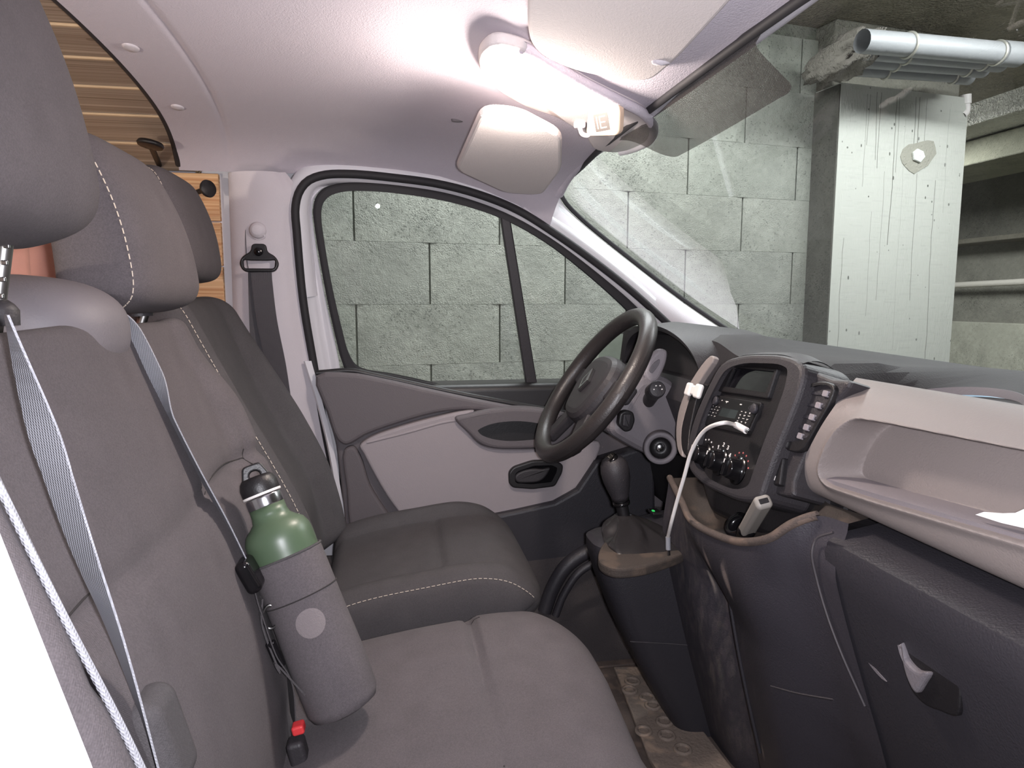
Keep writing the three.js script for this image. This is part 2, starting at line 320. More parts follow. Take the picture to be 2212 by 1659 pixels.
{ // four service pipes under the ceiling
  const pipeM = S(bumped({ color: 0x87898a, roughness: 0.5 }, T.rough, 0.001));
  const ringM = S({ color: 0xb0aea4, roughness: 0.5, metalness: 0.6 });
  // each: wall end, far end, radius
  const spec = [
    [[[1.4795,2.2662,-1.1088],[1.799,2.2817,-1.1571],[2.1445,2.2967,-1.2093]], 0.036, 'thickest and highest grey service pipe under the garage ceiling'],
    [[[1.5489,2.2619,-1.1799],[1.7995,2.2725,-1.2178],[2.1378,2.288,-1.269]], 0.026, 'second highest grey service pipe under the garage ceiling'],
    [[[1.5767,2.2617,-1.2549],[1.8265,2.2723,-1.2927],[2.1333,2.2877,-1.3391]], 0.024, 'third highest grey service pipe under the garage ceiling'],
    [[[1.5988,2.256,-1.3291],[1.8511,2.2686,-1.3672],[2.143,2.2826,-1.4114]], 0.022, 'lowest grey service pipe in front of the column top']];
  spec.forEach(([pts, r, label]) => {
    const p = thing('service_pipe', label, 'pipe', 'grey pipes under the garage ceiling');
    const A = V(pts[0]), B = V(pts[2]), dir = B.clone().sub(A).normalize();
    const at = (t) => A.clone().lerp(B, t);
    obj('pipe_tube', tube(pts, r, 24, 18), pipeM, p);
    for (const t of [0.28, 0.86]) { const g = new THREE.TorusGeometry(r + 0.002, 0.0045, 8, 28); g.rotateX(Math.PI / 2); obj('pipe_clip', place(g, at(t).toArray(), dir.toArray()), ringM, p); }
    obj('pipe_socket', bar(at(0.88).toArray(), at(1.01).toArray(), r + 0.005, 18), pipeM, p);
  });
  // broken mortar where the pipes come through
  const rub = new THREE.IcosahedronGeometry(0.11, 6), q = rub.attributes.position;
  for (let i = 0; i < q.count; i++) { const v = new THREE.Vector3().fromBufferAttribute(q, i), n = 1 + 0.4 * noise.noise(v.x * 20, v.y * 20, v.z * 20) + 0.3 * noise.noise(v.x * 55, v.y * 55, v.z * 55); q.setXYZ(i, v.x * n * 0.6, v.y * n * 0.6, v.z * n * 1.7); }
  const gr = mergeVertices(rub); gr.computeVertexNormals(); const rp = [[1.5866,2.2931,-1.2665]][0]; gr.translate(rp[0] - 0.02, rp[1], rp[2] - 0.06);
  tag(obj('broken_mortar', gr, S(bumped({ color: 0x77736b, roughness: 1 }, T.rough, 0.02))), 'dark broken mortar lump where the pipes come through', 'mortar');
  const e = thing('white_pipe_elbow', 'small white plastic pipe elbow at column top edge', 'pipe');
  const ep = [[2.2611,2.2638,-1.5506],[2.2647,2.2288,-1.5511],[2.2674,2.2024,-1.5516],[2.2498,2.1833,-1.5489]];
  obj('socket', bar(ep[0], ep[1], 0.020, 20), M.white, e);
  obj('elbow', tube(ep.slice(1), 0.016, 16, 14), M.white, e);
}
{ // strip lights of the garage (out of frame)
  for (const [x, z, k, lab] of [[0.6, -1.08, 0.62, 'strip light on garage ceiling above the driver side gap'], [2.0, -0.72, 0.95, 'strip light on garage ceiling above the bonnet'], [2.6, -2.9, 2.2, 'strip light on garage ceiling beyond the column']]) {
    const o = thing('strip_light', lab, 'lamp', 'garage strip lights'); o.position.set(x, 2.49, z);
    obj('housing', rbox(0, -0.02, 0, 1.2, 0.04, 0.09, 0.006), M.white, o);
    obj('tube', bar([-0.56, -0.055, 0], [0.56, -0.055, 0], 0.013, 12), S({ color: 0xffffff, emissive: LIGHT.tubeColor, emissiveIntensity: 36 }), o);
    const l = new THREE.RectAreaLight(LIGHT.tubeColor, LIGHT.tube * k, 1.15, 0.08); l.position.set(0, -0.075, 0); l.rotation.x = -Math.PI / 2; o.add(l);
  }
}

// ================================================================ the van shell
{
  const b = structure('van_body', 'white painted van body shell around the cab', 'van');
  obj('roof_skin', rbox(-0.95, 1.915, 0, 2.6, 0.03, 1.72, 0.012), M.paint, b);
  obj('cargo_side', rbox(-1.27, 1.17, -0.90, 1.8, 1.5, 0.03, 0.01), M.paint, b);
  obj('cargo_side', rbox(-1.32, 1.17, 0.90, 1.7, 1.5, 0.03, 0.01), M.paint, b);
  obj('roof_rail', rbox(-0.95, 1.865, -0.86, 2.5, 0.11, 0.06, 0.02), M.paint, b);
  obj('roof_rail', rbox(-0.95, 1.865, 0.86, 2.5, 0.11, 0.06, 0.02), M.paint, b);
  obj('rear_doors', rbox(-2.2, 1.17, 0, 0.04, 1.5, 1.8, 0.01), M.paint, b);
  obj('bonnet', sweepZ([-0.85, -0.7, 0, 0.7, 0.85], (z) => { const k = Math.abs(z) > 0.8 ? 0.06 : 0; return [[1.02, 1.30 - k], [1.45 - k, 1.12 - k], [1.62 - k, 0.95], [1.66 - k, 0.5], [1.0, 0.45], [1.0, 1.25 - k]]; }), M.paint, b);
  obj('scuttle', rbox(1.04, 1.28, 0, 0.12, 0.05, 1.6, 0.01), M.rubber, b);
  obj('door_skin', rbox(0.32, 0.87, -0.92, 1.2, 0.72, 0.03, 0.01), M.paint, b);
  obj('sill', rbox(0.2, 0.5, -0.88, 1.6, 0.16, 0.1, 0.02), M.paint, b);
  // wheels hold it off the ground
  for (const [x, z] of [[1.1, -0.82], [1.1, 0.82], [-1.7, -0.82], [-1.7, 0.82]]) obj('wheel', place(lathe([[0.0001, -0.09], [0.18, -0.1], [0.3, -0.1], [0.33, -0.07], [0.33, 0.07], [0.3, 0.1], [0.18, 0.1], [0.0001, 0.09]], 32), [x, 0.33, z], [0, 0, 1]), M.rubber, b);
}
{ // cab floor
  const f = structure('floor', 'dirty grey cab floor plate in front of the bench', 'floor');
  obj('floor_panel', rbox(-0.55, 0.57, 0, 3.2, 0.06, 1.76, 0.01), M.dusty, f);
  obj('bulkhead', rbox(1.0, 0.92, 0, 0.04, 0.7, 1.7, 0.01), M.black, f);
  // worn metal plate with studs between the bench and the console
  const px = S(bumped({ color: 0xa89a8e, map: T.dirt, roughness: 0.8 }, T.rough, 0.003));
  obj('step_plate', plate(PY, [[.4874,-.4742],[.5633,-.4612],[.5846,-.252],[.5901,-.0717],[.4611,-.0146],[.4512,-.1588]], -0.612, -0.6, 0.003), px, f);
  obj('step_plate', plate(PY, rect(0.2, -0.6, 0.6, -0.49), -0.606, -0.6, 0.002), M.dusty, f);
  for (const [a, b] of [[.5074,-.4046],[.4896,-.3722],[.517,-.3388],[.5181,-.3093],[.4685,-.2302],[.5076,-.2087],[.5214,-.1637],[.5203,-.252]]) { const g = new THREE.TorusGeometry(0.014, 0.004, 8, 20); g.rotateX(Math.PI / 2); g.translate(a, 0.613, b); obj('stud_ring', g, px, f); }
  // moulded sill and wheel arch side of the driver's footwell
  const mat = S(bumped({ color: 0x3f3a3b, roughness: 0.9 }, T.felt, 0.002));
  obj('side_lining', grid(24, 14, (i, j) => { const x = lerp(0.1, 0.75, i / 23), t = j / 13; return [x, lerp(0.60, 0.93 - 0.1 * Math.abs(x - 0.5), t), -0.50 - 0.22 * Math.sqrt(t) + 0.01 * Math.sin(t * 14)]; }), mat, f);
  obj('sill_trim', tube([[.3547,.6899,-.62],[.3765,.7504,-.62],[.4112,.8027,-.62],[.4615,.835,-.62],[.4993,.8469,-.62]], 0.018, 30, 12), M.dashLow, f);
  obj('sill_trim', tube([[.3686,.7047,-.56],[.3886,.7552,-.56],[.4244,.8067,-.56],[.4697,.8335,-.56]], 0.009, 30, 12), M.dashLow, f);
  obj('seat_box', rbox(-0.05, 0.72, -0.42, 0.5, 0.26, 0.42, 0.02), M.black, f);
  obj('seat_box', rbox(-0.05, 0.72, 0.27, 0.5, 0.26, 0.72, 0.02), M.black, f);
}

// ---------------------------------------------------------------- headliner
const SEAL = [[-.1365,.8684,-.8072],[-.1541,1.0086,-.7887],[-.1716,1.1311,-.7724],[-.189,1.2835,-.7524],[-.2077,1.4507,-.7304],[-.2141,1.6095,-.7097],[-.2145,1.6607,-.7031],[-.2045,1.6964,-.6987],[-.184,1.7211,-.696],[-.1478,1.7353,-.695],[-.086,1.7394,-.696],[.0081,1.7343,-.6988],[.1152,1.7233,-.7028],[.2145,1.701,-.708],[.3056,1.6681,-.7144],[.4002,1.6153,-.7234],[.4988,1.5526,-.7339],[.6018,1.4803,-.7456],[.6825,1.4171,-.7557],[.7269,1.3803,-.7615]];
const sealTop = SEAL.slice(7);
function sealAt(x) { for (let i = 0; i < sealTop.length - 1; i++) if (x <= sealTop[i + 1][0]) { const a = sealTop[i], b = sealTop[i + 1], t = Math.max(0, (x - a[0]) / (b[0] - a[0])); return [lerp(a[1], b[1], t), lerp(a[2], b[2], t)]; } const e = sealTop[sealTop.length - 1]; return [e[1], e[2]]; }
const rearX = (z) => -0.40 - 0.07 * (z / 0.75) ** 2;
const headX = (z) => 0.43 - 0.035 * (z / 0.65) ** 2;
function linerY(x, z) {
  const az = Math.abs(z), xs = Math.max(x, sealTop[3][0]);
  const [ys] = sealAt(xs), zm = 0.735;
  let y = lerp(1.815, 1.752, sstep(0.02, 0.42, x)) - 0.02 * (az / zm) ** 2;
  const d = x - (rearX(z) + 0.105); y += 0.003 * gau(d, 0.004, 0.005);
  const edge = lerp(y, Math.min(y, ys - 0.002), az < zm ? (az / zm) ** 9 : 1);
  return edge;
}
{
  const c = structure('ceiling', 'pale grey felt headliner of the cab', 'headliner');
  const nx = 240, nz = 90;
  obj('headliner', grid(nx, nz, (i, j) => {
    const s = j / (nz - 1) * 2 - 1, z = 0.75 * Math.sign(s) * (1 - (1 - Math.abs(s)) ** 1.35), x = lerp(rearX(z), headX(z), i / (nx - 1));
    const zz = Math.sign(z) * Math.min(Math.abs(z), Math.abs(sealAt(Math.max(x, -0.2))[1]) + 0.03);
    return [x, linerY(x, zz), zz];
  }), M.lining, c);
  // rolled front edge along the windscreen and rear edge
  const fe = [], re = [];
  for (let k = 0; k <= 30; k++) { const z = lerp(-0.66, 0.66, k / 30); fe.push([headX(z) - 0.002, linerY(headX(z), z) + 0.011, z]); const zr = lerp(-0.72, 0.72, k / 30); re.push([rearX(zr), linerY(rearX(zr), zr) + 0.006, zr]); }
  obj('front_roll', tube(fe, 0.012, 80, 12), M.lining, c);
  obj('rear_edging', tube(re, 0.007, 80, 10), M.rubber, c);
  for (const [x, y, z] of [[-.3599,1.79,.0544],[-.3652,1.79,-.1512],[-.385,1.79,-.4433]]) { const g = lathe([[0.0001, -0.004], [0.009, -0.003], [0.011, 0], [0.011, 0.004], [0.0001, 0.004]], 20); g.scale(1, 1, 1.5); g.translate(x, linerY(x, z), z); obj('trim_clip', g, M.pillar, c); }
  for (const [x, y, z] of [[.1305,1.79,-.4102]]) { const g = lathe([[0.0001, -0.003], [0.007, -0.002], [0.008, 0.004]], 20); g.scale(1.6, 1, 1); g.translate(x, linerY(x, z), z); obj('trim_clip', g, M.shroud, c); }
}
{ // painted body rim behind the door seal
  const o = structure('trim_5', 'white body rim around the driver door opening', 'body');
  obj('door_rim', tube(SEAL.slice(4).map((p) => [p[0], p[1] + 0.012, p[2] - 0.032]), 0.03, 90, 10), M.paint, o);
}
{ // plank ceiling and pine lining of the rear compartment
  const wc = document.createElement('canvas'); wc.width = 1024; wc.height = 256;
  const wood = (a, b, knots) => { const c = wc.getContext('2d'); c.fillStyle = a; c.fillRect(0, 0, 1024, 256); for (let i = 0; i < 520; i++) { const y = rnd() * 256; c.strokeStyle = b.replace('A', (0.04 + rnd() * 0.16).toFixed(2)); c.lineWidth = 0.6 + rnd() * 2.4; c.beginPath(); c.moveTo(0, y); for (let x = 0; x <= 1024; x += 64) c.lineTo(x, y + Math.sin(x / 200 + y / 30) * 4); c.stroke(); } for (let i = 0; i < knots; i++) { c.fillStyle = b.replace('A', '0.55'); c.beginPath(); c.ellipse(rnd() * 1024, rnd() * 256, 9, 6, 0, 0, 7); c.fill(); } const d = c.getImageData(0, 0, 1024, 256), t = new THREE.DataTexture(new Uint8Array(d.data), 1024, 256); t.wrapS = t.wrapT = THREE.RepeatWrapping; t.magFilter = THREE.LinearFilter; t.colorSpace = THREE.SRGBColorSpace; t.repeat.set(1.2, 4); t.needsUpdate = true; return t; };
  const dark = [0, 1, 2].map(() => S({ color: [0xe0d4c8, 0xf0e2d2, 0xd4c6b8][Math.floor(rnd() * 3)], map: wood('#e4dcd3', 'rgba(130,114,100,A)', 2), roughness: 0.75 }));
  const pine = [0, 1].map(() => S({ color: 0xffffff, map: wood('#dcb68c', 'rgba(165,105,60,A)', 3), roughness: 0.7 }));
  const c = structure('ceiling', 'weathered plank ceiling of the rear compartment behind headrests', 'ceiling');
  const lip = S({ color: 0xcbb08f, roughness: 0.7 });
  const yz = (z) => 1.838 - 0.09 * Math.abs(z / 0.8) ** 3.2;
  for (let k = 0; k < 10; k++) {
    const z0 = -0.80 + k * 0.132, z1 = z0 + 0.127, zm = (z0 + z1) / 2, sl = Math.atan2(yz(z1) - yz(z0), z1 - z0);
    const g = rbox(0, 0, 0, 1.5, 0.012, 0.129, 0.003); g.rotateX(-sl); g.translate(-1.14, yz(zm) + 0.006, zm);
    obj('plank', g, dark[k % 3], c);
    const h = rbox(0, 0, 0, 1.5, 0.004, 0.006, 0.001); h.rotateX(-sl); h.translate(-1.14, yz(z1) - 0.001, z1 + 0.002); obj('tongue', h, lip, c);
  }
  const w = structure('wall_left', 'light pine boards lining the rear compartment side', 'wall');
  [[1.635, 1.742], [1.532, 1.632], [1.43, 1.53], [1.33, 1.428], [1.23, 1.328], [1.13, 1.228]].forEach(([a, b], i) => obj('board', rbox(-1.0, (a + b) / 2, -0.765, 1.22, b - a, 0.016, 0.002), pine[i % 2], w));
  // orange curtain behind the headrests
  const cu = grid(60, 30, (i, j) => { const z = lerp(-0.62, 0.3, i / 59), y = lerp(0.95, 1.585, j / 29); return [-0.60 + 0.012 * Math.sin(z * 60) + 0.006 * Math.sin(z * 23 + 1), y, z]; });
  tag(obj('curtain', cu, PH(bumped({ color: 0xdfa594, roughness: 0.9, transmission: 0.15, thickness: 0 }, T.weave, 0.0006))), 'salmon orange curtain hanging behind the headrests', 'curtain');
  // crumpled foil insulation in the roof corner
  const fp = [[-.673,1.7934],[-.7679,1.7893],[-.9429,1.7996],[-1.0881,1.8023],[-1.0599,1.7729],[-.7962,1.7296],[-.7433,1.7619]], fo = plate(PX, smooth(fp, 3), 0.430, 0.442, 0.004);
  tag(obj('foil_insulation', fo, S(bumped({ color: 0xa3937d, roughness: 0.4, metalness: 0.5 }, T.roughFine, 0.03))), 'crumpled brown foil insulation in the roof corner by pine board', 'insulation');
  // lamp added out of frame to brighten the planks and pine boards
  const rl = thing('added_rear_lamp', 'small round lamp added out of view to brighten the rear compartment', 'lamp');
  obj('lamp_housing', place(lathe([[0.0001, -0.012], [0.04, -0.012], [0.045, 0], [0.04, 0.006], [0.036, 0.008]], 32), [-1.3, 1.3, 0.86], [0, 0.2, -1]), M.white, rl);
  obj('lamp_disc', place(lathe([[0.0001, 0.009], [0.036, 0.008], [0.036, 0.004]], 32), [-1.3, 1.3, 0.86], [0, 0.2, -1]), S({ color: 0xffffff, emissive: 0xfff0dc, emissiveIntensity: 4 }), rl);
  const rp = new THREE.PointLight(0xfff0dc, LIGHT.rear, 0, 2); rp.position.set(-1.3, 1.31, 0.83); rp.castShadow = true; rp.shadow.radius = 1.5; rl.add(rp);
  // two black hooks
  const hk = (base, tip, r, label, axis) => { const o = thing('coat_hook', label, 'hook'); obj('stem', bar(base, tip, 0.006, 12), M.black, o); const d = axis || V(tip).sub(V(base)).normalize().toArray(); obj('knob', place(lathe([[0.0001, -0.006], [r * 0.9, -0.005], [r, 0], [r * 0.9, 0.005], [0.0001, 0.007]], 28), tip, d), M.black, o); };
  hk([[-.52,1.76,-.7704]][0], [[-.485,1.7707,-.6033]][0], 0.026, 'black coat hook above the middle headrest under plank ceiling', [0.15, 0.95, -0.1]);
  hk([-0.45, 1.695, -0.757], [-0.405, 1.702, -0.72], 0.02, 'black coat hook on pine board beside driver headrest');
}

// ---------------------------------------------------------------- windscreen and pillars
const WE = [[-.7012,.0075],[-.7496,-.0013],[-.8037,-.0234],[-.8506,-.0576],[-.8818,-.1247],[-.8983,-.2747],[-.8977,-.4961],[-.8557,-.6679]];
{
  const w = structure('window_1', 'dusty windscreen of the van', 'windscreen');
  const half = WE.map((p) => [p[0], p[1]]);
  const base = half[half.length - 1], poly = [[0, 0.012], ...[[half[0][0] + 0.01, 0.006]], ...half, [base[0], base[1] - 0.06], [0, base[1] - 0.13]];
  const full = [...poly, ...poly.slice(1, -1).reverse().map((p) => [-p[0], p[1]])];
  const g = new THREE.ShapeGeometry(shapeOf(full)); g.applyMatrix4(PW);
  obj('windscreen_glass', g, M.glass, w);
  const edge = [...half.slice().reverse(), [half[0][0] + 0.02, 0.0], [-0.3, 0.012], [0, 0.014]].map((p) => onPlane(PW, p[0], p[1], 0.004));
  const ed2 = edge.map((p) => new THREE.Vector3(p.x, p.y, -p.z));
  obj('rubber_edge', tube(edge, 0.006, 90, 10), M.rubber, w); obj('rubber_edge', tube(ed2, 0.006, 90, 10), M.rubber, w);
  // printed dot band behind the mirror foot
  const n = 256, d = new Uint8Array(n * n * 4); for (let y = 0; y < n; y++) for (let x = 0; x < n; x++) { const s = 16, ox = (Math.floor(y / (s / 2)) % 2) * s / 2, dx = ((x + ox) % s) - s / 2, dy = (y % (s / 2)) - s / 4, k = (y * n + x) * 4; const on = dx * dx * 0.5 + dy * dy < 15 ? 255 : 105; d[k] = d[k + 1] = d[k + 2] = on; d[k + 3] = 255; }
  const al = new THREE.DataTexture(d, n, n); al.wrapS = al.wrapT = THREE.RepeatWrapping; al.magFilter = THREE.LinearFilter; al.repeat.set(20, 20); al.needsUpdate = true;
  const band = [[.2838,.0212],[.2249,.0055],[.2091,.0001],[.2046,-.0088],[.1991,-.0495],[.1964,-.065],[.1837,-.0719],[.1575,-.0732],[-.1329,-.0809],[-.1769,-.0788],[-.2037,-.061],[-.2356,-.0176],[-.2726,.0009],[-.3189,.0065],[-.1305,-.0002],[.0654,.0112]];
  obj('dotted_band', (() => { const q = new THREE.ShapeGeometry(shapeOf(smooth(band, 4))); q.translate(0, 0, 0.003); q.applyMatrix4(PW); return q; })(), S({ color: 0x3a3432, roughness: 0.5, alphaMap: al, transparent: true, side: THREE.DoubleSide }), w);
}
{ // A-pillar trims
  const outer = smooth(WE.slice(2).map((p) => onPlane(PW, p[0], p[1], 0.012).toArray()), 6, false);
  const inner = smooth(SEAL.slice(14), 6, false);
  const cvO = new THREE.CatmullRomCurve3(outer.map(V)), cvI = new THREE.CatmullRomCurve3(inner.map(V));
  for (const s of [1, -1]) {
    const o = structure('trim_2', s > 0 ? 'pale windscreen pillar trim on the driver side' : 'pale windscreen pillar trim on the passenger side', 'pillar');
    obj('pillar_cover', grid(50, 16, (i, j) => {
      const t = i / 49, k = j / 15, a = cvO.getPointAt(t), b = cvI.getPointAt(t), p = a.lerp(b, k);
      p.z += 0.03 * Math.sin(Math.PI * k); p.y += 0.006 * Math.sin(Math.PI * k); p.z *= s; return p;
    }), M.pillar, o);
    obj('pillar_core', tube([0, 0.33, 0.66, 1].map((t) => { const p = cvO.getPointAt(t).lerp(cvI.getPointAt(t), 0.5); p.z = (p.z - 0.035) * s; return p; }), 0.035, 30, 10), M.paint, o);
  }
}
{ // driver side B-pillar
  const o = structure('trim_3', 'pale grey belt pillar trim behind the driver door', 'pillar');
  const rear = [[-0.365, 1.742], [-0.368, 1.46], [-0.375, 1.2], [-0.38, 0.65]], front = SEAL.slice(0, 8).reverse();
  const cvF = new THREE.CatmullRomCurve3([[-0.235, 1.742, -0.71], ...front].map(V)), cvR = new THREE.CatmullRomCurve3(rear.map((p) => new THREE.Vector3(p[0], p[1], -0.742)));
  obj('pillar_cover', grid(20, 40, (i, j) => { const t = j / 39, k = i / 19, p = cvR.getPointAt(t).lerp(cvF.getPointAt(t), k); p.z -= 0.004 * k; p.z += 0.022 * Math.sin(Math.PI * Math.min(1, k * 1.12)) ** 0.6; return p; }), M.pillar, o);
  obj('pillar_core', rbox(-0.33, 1.2, -0.82, 0.22, 1.3, 0.1, 0.02), M.paint, o);
  const tz = -0.717;
  const slot = [[-.3136,1.6933],[-.2982,1.7009],[-.2833,1.694],[-.289,1.5038],[-.3186,1.5037]];
  obj('slide_groove', tube(smooth(slot, 5).map((p) => [p[0], p[1], tz + 0.001]), 0.0016, 80, 6, true), M.shroud, o);
  obj('slide_cover', plate(PZ, rounded(slot, 0.012), tz - 0.004, tz + 0.0025, 0.002), M.pillar, o);
  const [bx, by] = [-.2988,1.6102];
  const bt = thing('belt_height_button', 'round grey belt height button above the driver belt anchor', 'button');
  obj('button_body', place(lathe([[0.0001, 0.024], [0.010, 0.0235], [0.0125, 0.02], [0.015, 0.019], [0.019, 0.014], [0.0205, 0], [0.0001, -0.002]], 32), [bx, by, tz], [0, 0, 1]), M.pillar, bt);
  obj('lower_ring', place((() => { const g = new THREE.TorusGeometry(0.012, 0.0035, 10, 30); g.rotateX(Math.PI / 2); g.scale(1, 1, 0.6); return g; })(), [bx + 0.002, by - 0.013, tz + 0.012], [0, -0.5, 1]), M.pillar, bt);
  // belt anchor and webbing
  const [ax, ay] = [-.296,1.5592], az = -0.695;
  const bl = thing('driver_seat_belt', 'dark grey seat belt hanging from the driver side pillar anchor', 'seat belt');
  const ring = rounded([[-0.034, -0.044], [0.034, -0.044], [0.044, -0.026], [0.036, -0.008], [0.017, 0.002], [0.016, 0.020], [-0.016, 0.020], [-0.017, 0.002], [-0.036, -0.008], [-0.044, -0.026]], 0.010);
  const hole = rounded([[-0.033, -0.036], [0.033, -0.036], [0.035, -0.016], [0.020, -0.018], [-0.020, -0.018], [-0.035, -0.016]], 0.006);
  const rg = plate(PZ, ring, -0.006, 0.006, 0.003, [hole]); rg.rotateX(-0.12); rg.translate(ax, ay, az);
  obj('anchor_ring', rg, M.black, bl);
  obj('anchor_bolt', place(lathe([[0.0001, 0.016], [0.008, 0.015], [0.010, 0.011], [0.0105, 0], [0.0001, 0]], 24), [ax, ay + 0.002, az], [0, 0, 1]), M.gloss, bl);
  obj('webbing', ribbon([[ax + 0.003, ay - 0.036, az + 0.004], [ax + 0.004, ay - 0.06, az + 0.006], [ax + 0.012, ay - 0.15, az + 0.012], [ax + 0.03, ay - 0.26, az + 0.02], [ax + 0.05, ay - 0.45, az + 0.028]], [[1, 0, 0.1], [1, 0, 0.1], [1, 0, 0.25], [1, 0, 0.35], [1, 0, 0.4]], [0.046, 0.046, 0.048, 0.05, 0.05]), M.beltDark, bl);
  obj('webbing', ribbon([[ax - 0.004, ay - 0.04, az - 0.006], [ax - 0.006, ay - 0.15, az - 0.006], [ax - 0.004, ay - 0.45, az - 0.008]], [[1, 0, 0], [1, 0, 0], [1, 0, 0]], [0.046, 0.046, 0.046]), M.beltDark, bl);
}
{ // passenger side B-pillar, close to the camera
  const o = structure('trim_4', 'bright white painted door pillar at the lower left corner', 'pillar');
  const prof = [[-.1285,1.4677],[-.1185,1.4258],[-.1075,1.3832],[-.0989,1.3502],[-.0898,1.3155],[-.066,1.2122]];
  const poly = [...prof, [prof[5][0], 0.5], [-0.3, 0.5], [-0.3, prof[0][1]]];
  obj('pillar_panel', plate(PZ, poly, 0.77, 0.80, 0.004), M.paint, o);
}

// ---------------------------------------------------------------- driver's door
{
  const d = structure('door_1', 'driver door with grey insert panel and white window frame', 'door');
  const seal = tube(SEAL, 0.0095, 140, 12); obj('door_seal', seal, M.rubber, d);
  const inO = [[-.112,-.0241],[-.1265,.0066],[-.1379,.0586],[-.1541,.149],[-.1674,.2421],[-.1775,.3273],[-.1789,.367],[-.1704,.3963],[-.1521,.4153],[-.1185,.4267],[-.0576,.4306],[.0383,.4252],[.1477,.4094],[.2723,.3715],[.3908,.3139],[.516,.228],[.6285,.14],[.6635,.1008],[.6805,.0497],[.6843,-.0325],[.6836,-.1625],[.5908,-.166],[.3832,-.1334],[.1736,-.0898],[-.0018,-.0454]];
  const inI = [[-.0786,-.0233],[-.1007,-.0087],[-.1176,.0245],[-.1301,.079],[-.1494,.1806],[-.1635,.2844],[-.169,.3567],[-.1626,.3842],[-.1451,.4034],[-.1132,.4148],[-.0581,.4185],[.0388,.4129],[.1493,.3967],[.2693,.3625],[.3827,.3063],[.5087,.2172],[.6181,.1259],[.6505,.0887],[.6658,.041],[.6702,-.0355],[.6673,-.1397],[.588,-.1504],[.3862,-.126],[.1753,-.0824],[-.0013,-.0392]];
  const so = smooth(inO, 5), si = smooth(inI, 5);
  // white pressed frame: outer edge tucked under the seal, step, inner edge at the window rubber
  const outer = SEAL.slice(1), cO = new THREE.CatmullRomCurve3(outer.map(V));
  const iw = [[-.1269,1.1625,-.7866],[-.1292,1.2221,-.7789],[-.1314,1.2807,-.7712],[-.1417,1.3555,-.7613],[-.1576,1.4452,-.7494],[-.1706,1.5376,-.7372],[-.1794,1.6222,-.726],[-.1806,1.6616,-.7209],[-.172,1.6907,-.7174],[-.1535,1.7116,-.7151],[-.1168,1.723,-.7145],[-.0558,1.7269,-.7154],[.0401,1.7216,-.7184],[.1495,1.7059,-.723],[.2741,1.6694,-.7306],[.3925,1.6123,-.7408],[.5175,1.5271,-.7547],[.6297,1.4399,-.7686],[.6775,1.4021,-.7746]];
  const cI = new THREE.CatmullRomCurve3(iw.map(V));
  obj('window_frame', grid(160, 10, (i, j) => {
    const t = i / 159, k = j / 9, a = cO.getPoint(t), b = cI.getPoint(t), p = a.clone().lerp(b, k);
    p.z += -0.014 * sstep(0, 0.25, k) - 0.012 * gau(k, 0.6, 0.12) + (k > 0.9 ? 0.004 : 0); return p;
  }), M.paint, d);
  obj('window_rubber', plate(PG, so, 0.0, 0.024, 0.007, [si]), M.rubber, d);
  const inset = smooth(inI, 5);
  const glassW = 0.004;
  const gg = new THREE.ShapeGeometry(shapeOf(so)); gg.translate(0, 0, glassW); gg.applyMatrix4(PG);
  const gl = obj('side_glass', gg, M.glass, d); gl.userData.label = 'clear side window glass';
  const barP = [[.2623,.3668],[.288,.3541],[.3824,-.1293],[.3506,-.1182]];
  obj('window_divider', plate(PG, barP, -0.004, 0.02, 0.004), M.dash, d);
  // painted rear edge of the door below the window
  obj('door_edge', ribbon([[-.2035,1.3077,-.735],[-.1788,1.2064,-.735],[-.158,1.1032,-.735],[-.1416,.9867,-.735],[-.1289,.8859,-.735]], [[1, 0, -0.5], [1, 0, -0.5], [1, 0, -0.5], [1, 0, -0.5], [1, 0, -0.5]], [0.016, 0.012, 0.012, 0.012, 0.012], 0.01), M.paint, d);
  obj('door_core', rbox(0.36, 0.93, -0.82, 1.0, 0.62, 0.12, 0.02), M.black, d);
  // dark base panel
  const zb = -0.735;
  const base = [[-.1815,1.2777],[-.0995,1.283],[-.0562,1.2732],[.1673,1.2209],[.3667,1.1785],[.5625,1.1419],[.7148,1.1128],[.7502,.7958],[.5851,.6131],[.1625,.6467],[-.1159,.6688],[-.1254,.8965],[-.1332,1.0135],[-.1414,1.1057],[-.1626,1.1969]];
  obj('door_base', plate(PZ, rounded(base, 0.012), -0.775, -0.72, 0.008), M.door, d);
  // upper padded section with a soft lower roll
  const up = [[-.1816,1.2754],[-.0985,1.2805],[-.0556,1.2731],[.1653,1.219],[.3624,1.177],[.5559,1.1407],[.5562,1.1275],[.3982,1.1478],[.2685,1.1737],[.1764,1.1843],[.0971,1.1784],[.0076,1.1559],[-.0699,1.13],[-.1161,1.1067],[-.1373,1.121],[-.1589,1.1888]];
  obj('upper_pad', plate(PZ, smooth(up, 3), -0.73, -0.695, 0.010), M.door, d);
  obj('sill_rubber', tube([[-.1809,1.2804,-.715],[-.0992,1.2846,-.715],[-.056,1.2749,-.715],[.1669,1.2215,-.715],[.3656,1.1805,-.715],[.5236,1.1499,-.715]], 0.007, 40, 10), M.black, d);
  // left lower shoulder of the dark base
  const sh = [[-.123,1.0922],[-.101,1.1028],[-.0842,1.0794],[-.0619,1.0041],[-.0213,.9324],[.0136,.8835],[-.0655,.8528],[-.1089,.8906],[-.1192,.9952]];
  obj('rear_shoulder', plate(PZ, smooth(sh, 4), -0.73, -0.706, 0.008), M.door, d);
